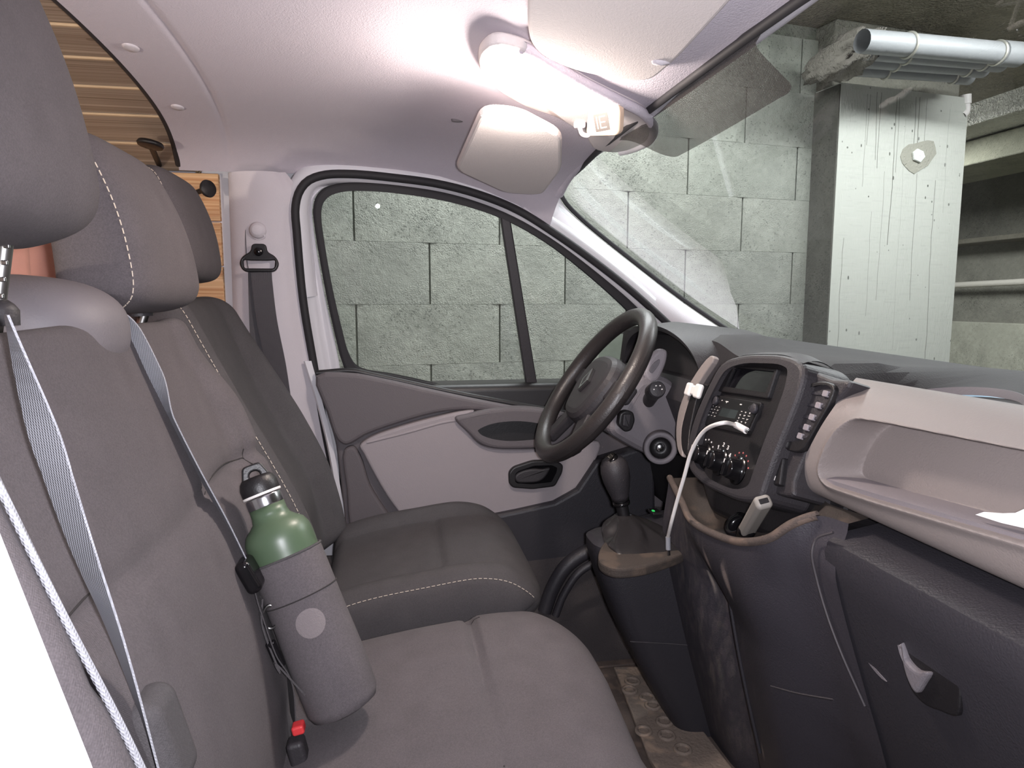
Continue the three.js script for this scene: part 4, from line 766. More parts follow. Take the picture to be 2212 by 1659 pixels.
{ // centre stack: hooded frame with screen, radio and heater controls
  const hood = [[-.0359,.0651],[-.0164,.1004],[.0332,.1173],[.0957,.125],[.1541,.1269],[.187,.1221],[.2031,.1112],[.2076,.0871],[.2047,.0496],[.199,.0048],[.1962,-.0401],[.1932,-.0651],[.1621,-.0782],[.1017,-.085],[.0252,-.0858],[-.0204,-.0745],[-.045,-.0446],[-.0521,.0019]];
  const open = [[-.0181,.0657],[-.0006,.095],[.0401,.1106],[.0999,.1178],[.1514,.1196],[.1726,.1132],[.1808,.09],[.1797,.0517],[.174,.009],[.1708,-.0306],[.1676,-.0582],[.1413,-.0736],[.084,-.0801],[.0228,-.0774],[-.013,-.0649],[-.0293,-.0389],[-.0318,.0133]];
  obj('stack_frame', plate(PS, smooth(hood, 4), -0.055, 0.022, 0.007, [smooth(open, 4)]), M.dash, dash);
  obj('stack_face', plate(PS, smooth(open, 4), -0.03, 0.004, 0.001), M.black, dash);
  // brow joining the frame to the dash top
  const br = [[-.016,.0997],[.0332,.1173],[.0957,.125],[.1541,.1269],[.1923,.12]];
  obj('stack_brow', grid(25, 12, (i, j) => { const c = smooth(br, 6, false); const p = c[Math.min(c.length - 1, Math.round(i / 24 * (c.length - 1)))], q = onPlane(PS, p[0], p[1], 0.018), t = j / 11; return [q.x + t * 0.06, q.y + 0.004 * Math.sin(t * 3.1) + 0.0 - 0.012 * t * t, q.z - (p[0] + 0.02) * 0.1 * t]; }), M.dash, dash);
  // screen
  const so = [[-.0177,.1013],[.1242,.1091],[.1227,.0645],[-.0302,.0558]], si = [[.0014,.1],[.1211,.1061],[.1146,.0702],[-.0083,.064]];
  const scr = obj('display_bezel', plate(PS, rounded(so, 0.004), 0.0, 0.010, 0.002, [rounded(si, 0.003)]), M.black, dash);
  obj('display_glass', plate(PS, rounded(si, 0.003), 0.0, 0.006, 0.0005), PH({ color: 0x17161a, roughness: 0.08, clearcoat: 1, clearcoatRoughness: 0.03 }), scr);
  // radio unit with printed keys
  const ro = rounded([[-.0391,.0491],[.1096,.0571],[.1001,.0071],[-.0551,-.0043]], 0.004);
  const cv = document.createElement('canvas'); cv.width = 512; cv.height = 320; const c = cv.getContext('2d');
  c.fillStyle = '#1a191b'; c.fillRect(0, 0, 512, 320); c.fillStyle = '#343a3b'; c.fillRect(150, 105, 190, 95); c.fillStyle = '#2a2f30'; c.fillRect(150, 105, 100, 95);
  c.strokeStyle = '#454347'; c.lineWidth = 5; c.beginPath(); c.arc(52, 50, 26, 0, 7); c.stroke(); c.beginPath(); c.arc(452, 50, 26, 0, 7); c.stroke();
  c.fillStyle = '#e6e2de'; for (let r = 0; r < 4; r++) for (let k = 0; k < 3; k++) { c.fillRect(28 + k * 38, 104 + r * 36, 15 + (r + k) % 2 * 5, 5); if ((r * 3 + k) % 2) c.fillRect(30 + k * 38, 112 + r * 36, 8, 4); c.fillRect(368 + k * 42, 104 + r * 36, 16 + (r * k) % 3 * 4, 6); if ((r + k) % 3) c.fillRect(372 + k * 42, 113 + r * 36, 9, 5); }
  c.fillRect(150, 26, 34, 9); c.fillRect(162, 35, 10, 12); c.fillRect(320, 30, 22, 12); c.fillRect(98, 22, 12, 10);
  c.strokeStyle = '#3a383b'; c.lineWidth = 3; for (let r = 0; r < 5; r++) { c.beginPath(); c.moveTo(20, 92 + r * 36); c.lineTo(138, 92 + r * 36); c.moveTo(358, 92 + r * 36); c.lineTo(494, 92 + r * 36); c.stroke(); }
  const rt = new THREE.CanvasTexture(cv); rt.colorSpace = THREE.SRGBColorSpace;
  const rad = obj('radio', plate(PS, ro, -0.004, 0.009, 0.0015), M.black, dash);
  const q = [[-.0262,.0465],[.1074,.0544],[.0973,.0097],[-.0441,-.0003]].map((p) => onPlane(PS, p[0], p[1], 0.0097));
  const fg = new THREE.BufferGeometry(); fg.setAttribute('position', new THREE.Float32BufferAttribute([q[3], q[2], q[1], q[0]].flatMap((p) => p.toArray()), 3)); fg.setAttribute('uv', new THREE.Float32BufferAttribute([0, 0, 1, 0, 1, 1, 0, 1], 2)); fg.setIndex([0, 1, 2, 0, 2, 3]); fg.computeVertexNormals();
  obj('radio_front', fg, S({ map: rt, roughness: 0.3 }), rad, true);
  for (const [u, v] of [[-.0167,.0408],[.1017,.0458]]) obj('radio_knob', place(lathe([[0.0001, 0.007], [0.006, 0.0065], [0.0075, 0.005], [0.008, 0], [0.0001, 0]], 24), onPlane(PS, u, v, 0.009).toArray(), [-0.96, 0.28, 0]), M.dashLow, rad);
  // heater dials
  const fan = ['1', '2', '3', '4'], font = await new FontLoader().loadAsync('fonts/droid/droid_sans_bold.typeface.json');
  [[-.0139,-.0486],[.04,-.0467],[.0954,-.0463]].forEach(([u, v], k) => {
    const o = onPlane(PS, u, v, 0.004).toArray(), d = obj('heater_dial', place(lathe([[0.0001, 0.020], [0.0125, 0.0195], [0.0145, 0.017], [0.016, 0.004], [0.021, 0.002], [0.0215, 0], [0.0001, 0]], 36), o, [-0.96, 0.28, 0]), M.gloss, dash);
    obj('dial_grip', plate(PS, rect(u - 0.003, v - 0.0125, u + 0.003, v + 0.0125, 0.002), 0.02, 0.029, 0.002), M.gloss, d);
    obj('dial_mark', plate(PS, rect(u - 0.001, v + 0.006, u + 0.001, v + 0.012), 0.0285, 0.0296, 0.0002), M.white, d);
    const ticks = []; for (let i = 0; i < 7; i++) { const a = (-1.2 + 2.4 * i / 6); ticks.push(plate(PS, rect(u + Math.sin(a) * 0.0265 - 0.0012, v + Math.cos(a) * 0.0265 - 0.0012, u + Math.sin(a) * 0.0265 + 0.0012, v + Math.cos(a) * 0.0265 + 0.0012), 0.0038, 0.0046, 0.0001)); }
    if (k === 1) ticks.splice(0, ticks.length, ...fan.map((s, i) => { const a = -0.75 + 1.7 * i / 3, g = new TextGeometry(s, { font, size: 0.0065, depth: 0.0006, curveSegments: 3 }); g.translate(u + Math.sin(a) * 0.027 - 0.0024, v + Math.cos(a) * 0.027 - 0.003, 0.004); g.applyMatrix4(PS); return g; }));
    obj('dial_print', ticks, k === 2 ? S({ color: 0xb5605c, roughness: 0.6 }) : M.white, d);
  });
  // pale arc and slim vent left of the stack
  const arc = [[-.1158,.1121],[-.0994,.1085],[-.1287,.0603],[-.1412,.0115],[-.1363,-.0264],[-.104,-.0691],[-.1279,-.0634],[-.1596,-.0309],[-.173,.0108],[-.1578,.0637]];
  obj('pale_arc', plate(PS, smooth(arc, 4), -0.016, -0.004, 0.003), M.grey, dash);
  const lv = [[-.1253,.0607],[-.1161,.0197],[-.1071,-.0209],[-.089,-.0631],[-.1107,-.0596],[-.138,-.0268],[-.1439,.0154],[-.1408,.0502]];
  obj('side_vent', plate(PS, smooth(lv, 3), -0.05, -0.004, 0.002), M.black, dash);
}
{ // instrument hood in front of the driver
  const arcP = (t, o = 0) => { const a = Math.PI * (1 - t); return [-0.43 + Math.cos(a) * (0.225 + o), 1.285 + Math.sin(a) ** 0.75 * (0.115 + o)]; };
  obj('instrument_hood', loft(Array.from({ length: 41 }, (_, k) => { const t = k / 40, [z, y] = arcP(t), [z2, y2] = arcP(t, -0.010), s = Math.sin(Math.PI * t); return [[0.555 - 0.015 * s, y, z], [0.60, y + 0.006 * s, z], [0.72, lerp(y, 1.385, 0.5) , z], [0.72, y2 - 0.02, z2], [0.56 - 0.015 * s, y2, z2]]; }), 0.7), M.dash, dash);
  obj('instrument_well', grid(30, 8, (i, j) => { const t = i / 29, r = j / 7, [z, y] = arcP(t, -0.010); return [lerp(0.72, 0.62, r * 0.2), lerp(1.285, y, r), lerp(-0.43, z, r)]; }), M.black, dash);
  obj('lower_binnacle', sweepZ(Array.from({ length: 12 }, (_, k) => lerp(-0.74, -0.19, k / 11)), (z) => [[0.78, 1.30], [0.56, 1.30], [0.535, 1.26], [0.56, 1.20], [0.62, 1.12], [0.8, 1.05]], 0.5), M.dash, dash);
  obj('knee_panel', sweepZ([-0.74, -0.5, -0.25], () => [[0.8, 1.15], [0.62, 1.13], [0.66, 0.95], [0.9, 0.9]], 0.5), M.black, dash);
}
{ // lower centre console
  // dust rubbed into the moulding: scuffs and smears where hands and feet touch it (tile = 1 m of z by 1 m of y)
  const sc = document.createElement('canvas'); sc.width = sc.height = 1024; const sx = sc.getContext('2d'); sx.fillStyle = '#3a373d'; sx.fillRect(0, 0, 1024, 1024);
  const U = (z) => ((z % 1) + 1) % 1 * 1024, Vy = (y) => (1 - (y % 1)) * 1024;
  for (let i = 0; i < 900; i++) { const z = -0.08 + (rnd() + rnd() + rnd() - 1.5) * 0.13, y = 0.66 + rnd() * 0.44; sx.fillStyle = `rgba(150,135,122,${0.02 + rnd() * 0.07})`; sx.beginPath(); sx.ellipse(U(z), Vy(y), 1 + rnd() * 6, 4 + rnd() * 22, rnd() * 0.5, 0, 7); sx.fill(); }
  for (const [z, y, w, h, a] of [[0.075, 1.045, 13, 34, .5], [0.01, 1.05, 10, 20, .45], [-0.05, 1.0, 6, 36, .5], [-0.075, 0.98, 4, 40, .35], [-0.02, 0.9, 5, 30, .25], [0.0, 0.8, 8, 22, .3], [0.05, 0.75, 6, 20, .3], [0.16, 0.74, 4, 10, .5]]) for (let k = 0; k < 26; k++) { sx.fillStyle = `rgba(165,150,140,${a * 0.26})`; sx.beginPath(); sx.ellipse(U(z) + (rnd() - 0.5) * w, Vy(y) + (rnd() - 0.5) * h, w * (0.3 + rnd() * 0.5), h * (0.3 + rnd() * 0.5), 0.15, 0, 7); sx.fill(); }
  const st = new THREE.CanvasTexture(sc); st.colorSpace = THREE.SRGBColorSpace; st.wrapS = st.wrapT = THREE.RepeatWrapping;
  const smearM = S(bumped({ color: 0xffffff, map: st, roughness: 0.55 }, T.grain, 0.0006));
  const LIP = new THREE.CatmullRomCurve3([[0.50, 1.123, -0.215], [0.48, 1.108, -0.113], [0.465, 1.099, -0.041], [0.46, 1.107, 0.051], [0.46, 1.124, 0.134], [0.465, 1.15, 0.194], [0.48, 1.178, 0.222], [0.50, 1.194, 0.245], [0.51, 1.197, 0.285]].map(V), false, 'centripetal');
  const BACK = new THREE.CatmullRomCurve3([[0.56, 1.122, -0.215], [0.56, 1.125, -0.115], [0.565, 1.13, -0.027], [0.565, 1.155, 0.054], [0.56, 1.185, 0.12], [0.54, 1.197, 0.19], [0.53, 1.20, 0.22], [0.53, 1.203, 0.26], [0.54, 1.203, 0.285]].map(V), false, 'centripetal');
  obj('console_pocket', grid(60, 14, (i, j) => { const t = i / 59, k = j / 13, p = LIP.getPoint(t).lerp(BACK.getPoint(t), k); p.y -= 0.03 * Math.sin(Math.PI * k) ** 0.7 * sstep(0, 0.15, t) * sstep(0.8, 0.55, t); return p; }), S(bumped({ color: 0x4a423d, map: T.dirt, roughness: 0.7 }, T.grain, 0.0006)), dash);
  obj('pocket_rim', tube(Array.from({ length: 30 }, (_, k) => LIP.getPoint(k / 29 * 0.86).add(new THREE.Vector3(0.002, 0.001, 0))), 0.006, 100, 10), M.dusty, dash);
  obj('pocket_socket', place(lathe([[0.013, 0.006], [0.02, 0.006], [0.022, 0], [0.02, -0.01], [0.0001, -0.012]], 30), [0.505, 1.115, 0.04], [-0.75, 0.6, 0.1]), M.gloss, dash);
  obj('blank_switch', (() => { const g = new RoundedBoxGeometry(0.012, 0.03, 0.03, 3, 0.003); g.rotateZ(-0.4); g.translate(0.545, 1.112, -0.085); return g; })(), M.gloss, dash);
  const row = (y) => { // rearward limit of the lower console at this height, for z from -0.2 to 0.27
    const k = Math.max(0, (1.1 - y) / 0.5); return (z) => lerp(0.485, 0.60, k ** 1.2) + 0.03 * gau(z, -0.05, 0.04) + 0.012 * Math.cos(z * 14) * (1 - k) - 0.012 * gau(z, 0.12, 0.08);
  };
  const GX = [[1.2, 0.50], [1.16, 0.492], [1.13, 0.497], [1.07, 0.509], [1.0, 0.524], [0.93, 0.542], [0.86, 0.566], [0.77, 0.61], [0.70, 0.66], [0.59, 0.70]];     // face of the glove box that the console runs into
  const gx = (y) => { for (let i = 0; i < GX.length - 1; i++) if (y >= GX[i + 1][0]) return lerp(GX[i][1], GX[i + 1][1], (GX[i][0] - y) / (GX[i][0] - GX[i + 1][0])); return 0.70; };
  obj('lower_console', grid(70, 60, (i, j) => { const L = LIP.getPoint(i / 69), t = j / 59, y = lerp(L.y, 0.60, t); const zz = L.z + 0.05 * sstep(0.1, 0.28, L.z) * sstep(0, 0.5, t); return [lerp(lerp(L.x, row(y)(L.z), sstep(0, 0.3, t)), gx(y) - 0.003, sstep(0.13, 0.27, zz) * sstep(0, 0.12, t)), y, zz]; }), smearM, dash);
  obj('console_seam', tube([[.503,.9237,.1526],[.503,.9485,.2121],[.503,.9836,.2858]], 0.0011, 30, 6), M.scored, dash);
  obj('console_ridge', tube([1.06, 0.98, 0.9, 0.82, 0.74].map((y, k) => [row(y)(-0.01 + 0.012 * k) - 0.002, y, -0.01 + 0.012 * k]), 0.003, 30, 6), M.dashLow, dash);
  // nose that carries the gear lever
  const nose = (y) => { const k = Math.max(0, (1.0 - y) / 0.4); return lerp(0.362, 0.54, k ** 1.35); };
  obj('gear_console', loft([0.60, 0.68, 0.76, 0.84, 0.92, 0.97, 0.992, 1.0].map((y, i, A) => { const x = nose(y), e = i === A.length - 1 ? 0.012 : i === A.length - 2 ? 0.003 : 0; const P = rounded([[x + e, -0.335 + e], [x + e, -0.212 - e], [0.7, -0.205 - e], [0.7, -0.345 + e]], 0.045, 8); return P.map((p) => [p[0], y + 0.05 * sstep(0.40, 0.58, p[0]) * sstep(0.8, 1.0, y), p[1]]); }), 0.5), M.dashLow, dash);
  obj('console_seam', tube([[.4299,.8122,-.208],[.502,.8022,-.208],[.5852,.7884,-.208]], 0.001, 20, 6), M.scored, dash);
  // dusty top tray with a rim around the gaiter
  const rim = [[.3464,-.1508],[.3415,-.1124],[.3576,-.0869],[.3977,-.0862],[.4565,-.1099],[.5122,-.15],[.5319,-.2265],[.538,-.3101],[.4918,-.3179],[.4274,-.2714],[.3771,-.2143]];
  obj('gear_tray', plate(PY, smooth(rim, 4), -1.009, -0.99, 0.005), S(bumped({ color: 0x574e48, map: T.dirt, roughness: 0.85 }, T.grain, 0.0006)), dash);
  obj('green_switch', (() => { const g = rbox(0, 0, 0, 0.02, 0.006, 0.03, 0.002); g.translate(...[[.5109,1.03,-.3054]][0]); return g; })(), M.black, dash);
  obj('switch_lamp', (() => { const g = rbox(0, 0.0035, 0, 0.005, 0.002, 0.007, 0.0005); g.translate(...[[.5061,1.03,-.3031]][0]); return g; })(), S({ color: 0x2fae55, emissive: 0x2fd060, emissiveIntensity: 0.7 }), dash);
  // glove box
  const gb = (z) => [[0.62, 1.196], [0.56, 1.190], [0.515, 1.182], [0.496, 1.173], [0.492, 1.160], [0.497, 1.13], [0.509, 1.07], [0.524, 1.0], [0.542, 0.93], [0.566, 0.86], [0.61, 0.77], [0.68, 0.70], [0.75, 0.70], [0.75, 1.196]];
  obj('glove_box', sweepZ([0.262, 0.27, 0.3, 0.4, 0.5, 0.6, 0.7, 0.76], (z) => gb(z).map(([x, y]) => [x + (z < 0.268 ? 0.01 : 0), y - (z < 0.268 ? 0.006 : 0)]), 0.5), M.dashLow, dash);
  obj('glove_seam', tube([...[[.49,1.1884,.2868],[.49,1.1685,.2549]], ...[[.487,1.1517,.2535]], ...[[.493,1.1208,.2563]], ...[[.5,1.0803,.2702]], ...[[.507,1.0434,.2894]], ...[[.522,.9914,.3152]]], 0.0014, 50, 8), M.scored, dash);
  // glove box pull: hollow with a hooded lip
  const ho = smooth([[.3862,1.1049],[.4069,1.1134],[.4301,1.1187],[.4481,1.1163],[.4588,1.1059],[.4623,1.0913],[.4599,1.0718],[.4409,1.0646],[.421,1.0596],[.404,1.0642],[.3924,1.0798]], 4);
  obj('pull_pocket', plate(PX, ho, -0.545, -0.503, 0.002), M.black, dash);
  const hf = smooth([[.392,1.1083],[.3995,1.0964],[.4148,1.0921],[.4298,1.0975],[.4241,1.083],[.4158,1.0686],[.4053,1.0752],[.3963,1.0898]], 4);
  obj('pull_lever', plate(PX, hf, -0.506, -0.496, 0.004), M.shroud, dash);
  obj('scuff', plate(PX, smooth([[.3186,1.0579],[.3282,1.0548],[.3436,1.0497],[.357,1.0456],[.3499,1.0447],[.3348,1.0481],[.3237,1.053]], 3), -0.53, -0.513, 0.0003), M.shroud, dash);
  obj('scuff', plate(PX, smooth([[.3697,1.0342],[.3857,1.0257],[.402,1.0208],[.4261,1.007],[.4191,1.0062],[.399,1.0128],[.3803,1.0199]], 3), -0.55, -0.528, 0.0003), M.shroud, dash);
  obj('under_dash', rbox(0.72, 0.92, 0.2, 0.06, 0.6, 1.0, 0.01), M.black, dash);
}
{ // steering column shroud with its controls
  const c = thing('steering_column', 'grey steering column shroud with stalks and ignition lock', 'steering column');
  const poly = [[.4737,1.3022],[.5007,1.3073],[.5399,1.301],[.5785,1.2645],[.5849,1.1881],[.5745,1.1356],[.5248,1.1308],[.475,1.1537],[.4182,1.1878],[.4234,1.2167],[.4484,1.2674]];
  obj('shroud', plate(PZ, rounded(poly, 0.02), -0.50, -0.325, 0.02), M.shroud, c);
  obj('column_tube', bar([0.40, 1.275, -0.41], [0.62, 1.16, -0.41], 0.045, 24), M.black, c);
  const [ix, iy] = [.5201,1.1601];
  const ig = obj('ignition_lock', place(lathe([[0.0001, -0.012], [0.017, -0.010], [0.022, 0.006], [0.024, 0.010], [0.031, 0.0105], [0.033, 0.006], [0.034, -0.02], [0.0001, -0.02]], 48), [ix, iy, -0.31], [-0.25, 0, 1]), M.shroud, c);
  obj('lock_cylinder', place(lathe([[0.0001, 0.012], [0.006, 0.0115], [0.0072, 0.010], [0.0078, -0.012], [0.0001, -0.012]], 24), [ix + 0.001, iy, -0.316], [-0.25, 0, 1]), M.chrome, ig);
  obj('lock_bowl', place(lathe([[0.0079, -0.006], [0.0165, -0.009], [0.0215, 0.005]], 40), [ix, iy, -0.3095], [-0.25, 0, 1]), M.black, ig);
  const sw = [[.4357,1.2317],[.4489,1.2378],[.4643,1.2328],[.4685,1.216],[.4612,1.1958],[.4479,1.1925],[.4324,1.2078]];
  const rk = obj('column_switch', plate(PZ, rounded(sw, 0.006), -0.33, -0.312, 0.004), M.black, c);
  obj('switch_rocker', plate(PZ, rounded([[.4417,1.2305],[.4588,1.23],[.4555,1.2024],[.4402,1.2066]], 0.003), -0.316, -0.307, 0.003), M.dash, rk);
  // light stalk pointing at the passenger
  const [sx, sy] = [.4976,1.2794];
  const st = obj('light_stalk', merge([bar([sx + 0.006, sy - 0.044, -0.36], [sx, sy - 0.006, -0.292], 0.0135, 20), bar([sx, sy - 0.006, -0.298], [sx - 0.001, sy + 0.002, -0.276], 0.0165, 24)]), M.black, c);
  obj('stalk_end', place(lathe([[0.0001, 0.004], [0.0135, 0.0035], [0.016, 0.001], [0.0165, -0.003]], 28), [sx - 0.001, sy + 0.003, -0.274], [-0.12, 0.3, 1]), M.dash, st);
  const pr = []; for (let k = 0; k < 6; k++) { const a = k / 6 * 6.283; pr.push(place(new THREE.BoxGeometry(0.003, 0.0008, 0.002), [sx - 0.0013 + Math.cos(a) * 0.008, sy + 0.0035 + Math.sin(a) * 0.008, -0.2695], [-0.12, 0.3, 1])); } obj('stalk_print', pr, M.white, st);
  obj('stalk_collar', place(lathe([[0.016, 0.01], [0.020, 0.004], [0.022, -0.012]], 24), [sx + 0.005, sy - 0.036, -0.345], [0, 0.5, 1]), M.shroud, c);
  // paddle of the audio remote
  const pd = [[.4872,1.308],[.4926,1.3264],[.5056,1.3447],[.5208,1.3555],[.5365,1.3517],[.5369,1.335],[.5297,1.3129],[.5186,1.2926],[.5012,1.2892]];
  obj('audio_paddle', plate(PZ, smooth(pd, 4), -0.345, -0.325, 0.008), M.greyCool, c);
  obj('paddle_groove', plate(PZ, smooth([[.4987,1.3139],[.508,1.3285],[.5194,1.3357],[.5196,1.3283],[.5103,1.3137],[.5046,1.3082]], 3), -0.326, -0.3225, 0.001), M.shroud, c);
}
{ // steering wheel
  const o = thing('steering_wheel', 'black four spoke steering wheel with chrome diamond emblem', 'steering wheel');
  const C = [0.407, 1.278, -0.405], up = V([0.199, 0.281, 0]).normalize(), lat = new THREE.Vector3(0, 0, 1), nrm = lat.clone().cross(up).normalize();   // nrm looks to the driver
  const B = new THREE.Matrix4().makeBasis(lat, up, nrm).setPosition(V(C));
  const leather = S(bumped({ color: 0x2f2b2b, roughness: 0.4 }, T.grain, 0.0004));
  const rim = new THREE.TorusGeometry(0.172, 0.0178, 20, 96), q = rim.attributes.position;
  for (let i = 0; i < q.count; i++) { const x = q.getX(i), y = q.getY(i); if (y < -0.1) q.setY(i, y * 0.99 + 0.0); }
  rim.computeVertexNormals(); rim.applyMatrix4(B); obj('rim', rim, leather, o);
  const pl = (poly, a, b, bev) => plate(B, poly, a, b, bev);
  obj('hub', pl(smooth([[-0.085, 0.03], [-0.06, 0.062], [0, 0.072], [0.06, 0.062], [0.085, 0.03], [0.078, -0.03], [0.05, -0.075], [0, -0.085], [-0.05, -0.075], [-0.078, -0.03]], 5), -0.045, 0.012, 0.02), M.dash, o);
  for (const s of [-1, 1]) {
    obj('spoke', pl(rounded([[s * 0.07, 0.028], [s * 0.165, 0.03], [s * 0.165, -0.006], [s * 0.07, -0.02]], 0.008), -0.03, -0.006, 0.006), M.dash, o);
    obj('spoke', pl(rounded([[s * 0.02, -0.06], [s * 0.062, -0.05], [s * 0.105, -0.128], [s * 0.075, -0.150]], 0.008), -0.028, -0.006, 0.006), M.dash, o);
  }
  const em = [[0, 0.028], [0.019, 0], [0, -0.028], [-0.019, 0]], ei = [[0, 0.014], [0.0085, 0], [0, -0.014], [-0.0085, 0]];
  obj('emblem', pl(em, 0.011, 0.021, 0.003), M.chrome, o); obj('emblem_core', pl(ei, 0.0205, 0.0215, 0.0003), M.dash, o);
  for (const a of [0.62, -0.62]) { const g = new THREE.TorusGeometry(0.0169, 0.0007, 6, 30); const p = new THREE.Vector3(Math.sin(a + 1.2) * 0.172, Math.cos(a + 1.2) * 0.172, 0); g.rotateY(Math.PI / 2); g.rotateZ(-(a + 1.2)); g.translate(p.x, p.y, p.z); g.applyMatrix4(B); obj('rim_joint', g, M.seam, o); }
}
{ // gear lever
  const o = thing('gear_lever', 'black gear lever with rounded knob and creased gaiter', 'gear lever');
  const k = [[.4048,1.1583,-.262],[.4229,1.0762,-.262],[.4348,1.0362,-.262],[.4457,.9597,-.262]], dir = V(k[0]).sub(V(k[1])).normalize().toArray();
  obj('knob', place(lathe([[0.0001, 0.088], [0.012, 0.087], [0.02, 0.082], [0.0255, 0.072], [0.0275, 0.058], [0.026, 0.04], [0.021, 0.02], [0.0175, 0.008], [0.0165, 0], [0.0001, 0]], 40), V(k[0]).addScaledVector(V(dir), -0.088).toArray(), dir), M.dash, o);
  const capG = place(lathe([[0.0001, 0.0022], [0.012, 0.0018], [0.0165, 0], [0.0165, -0.004]], 32), V(k[0]).addScaledVector(V(dir), -0.004).add(new THREE.Vector3(-0.006, 0, 0.002)).toArray(), [dir[0] - 0.55, dir[1], dir[2] + 0.1]);
  obj('knob_cap', capG, M.gloss, o);
  { const cv = document.createElement('canvas'); cv.width = cv.height = 128; const c = cv.getContext('2d'); c.fillStyle = '#2b2724'; c.fillRect(0, 0, 128, 128); c.strokeStyle = c.fillStyle = '#d8cfc0'; c.lineWidth = 4; c.beginPath(); for (const x of [36, 64, 92]) { c.moveTo(x, 44); c.lineTo(x, 84); } c.moveTo(36, 64); c.lineTo(92, 64); c.stroke(); c.font = 'bold 20px sans-serif'; c.textAlign = 'center'; ['1', '3', '5'].forEach((s, i) => c.fillText(s, 36 + i * 28, 38)); ['2', '4', '6'].forEach((s, i) => c.fillText(s, 36 + i * 28, 104));
    const t = new THREE.CanvasTexture(cv); t.colorSpace = THREE.SRGBColorSpace; const g = new THREE.CircleGeometry(0.012, 28); g.rotateX(-Math.PI / 2); g.rotateY(-Math.PI / 2);
    obj('shift_diagram', place(g, V(k[0]).addScaledVector(V([dir[0] - 0.55, dir[1], dir[2] + 0.1]).normalize(), 0.0028).addScaledVector(V(dir), -0.004).add(new THREE.Vector3(-0.006, 0, 0.002)).toArray(), [dir[0] - 0.55, dir[1], dir[2] + 0.1]), S({ map: t, roughness: 0.25 }), o, true); }
  obj('shaft', bar(V(k[0]).addScaledVector(V(dir), -0.13).toArray(), V(k[0]).addScaledVector(V(dir), -0.08).toArray(), 0.0115, 20), M.black, o);
  obj('collar', place(lathe([[0.012, 0.004], [0.0165, 0.003], [0.0165, -0.003], [0.012, -0.004]], 28), V(k[0]).addScaledVector(V(dir), -0.095).toArray(), dir), M.gloss, o);
  // folded leather gaiter
  const base = [[.4409,1.012,-.1932]][0], topP = V(k[0]).addScaledVector(V(dir), -0.118);
  const gt = grid(72, 30, (i, j) => { const t = j / 29, a = i / 72 * Math.PI * 2, cx = lerp(base[0], topP.x, t), cz = lerp(base[2], topP.z, t), y = lerp(1.008, topP.y, t); const sq = 1 / Math.max(Math.abs(Math.cos(a)), Math.abs(Math.sin(a))) ** 0.7; const r = lerp(0.062 * sq, 0.016, t ** 1.3) * (1 + 0.24 * Math.sin(t * Math.PI) * Math.sin(a * 3 + t * 3.5 + 0.6) + 0.10 * Math.sin(a * 7 + t * 6) * Math.sin(t * Math.PI)); return [cx + Math.cos(a) * r * 1.05, y, cz + Math.sin(a) * r * 0.85]; }, true);
  obj('gaiter', gt, S({ color: 0x2b292a, roughness: 0.27 }), o);
}
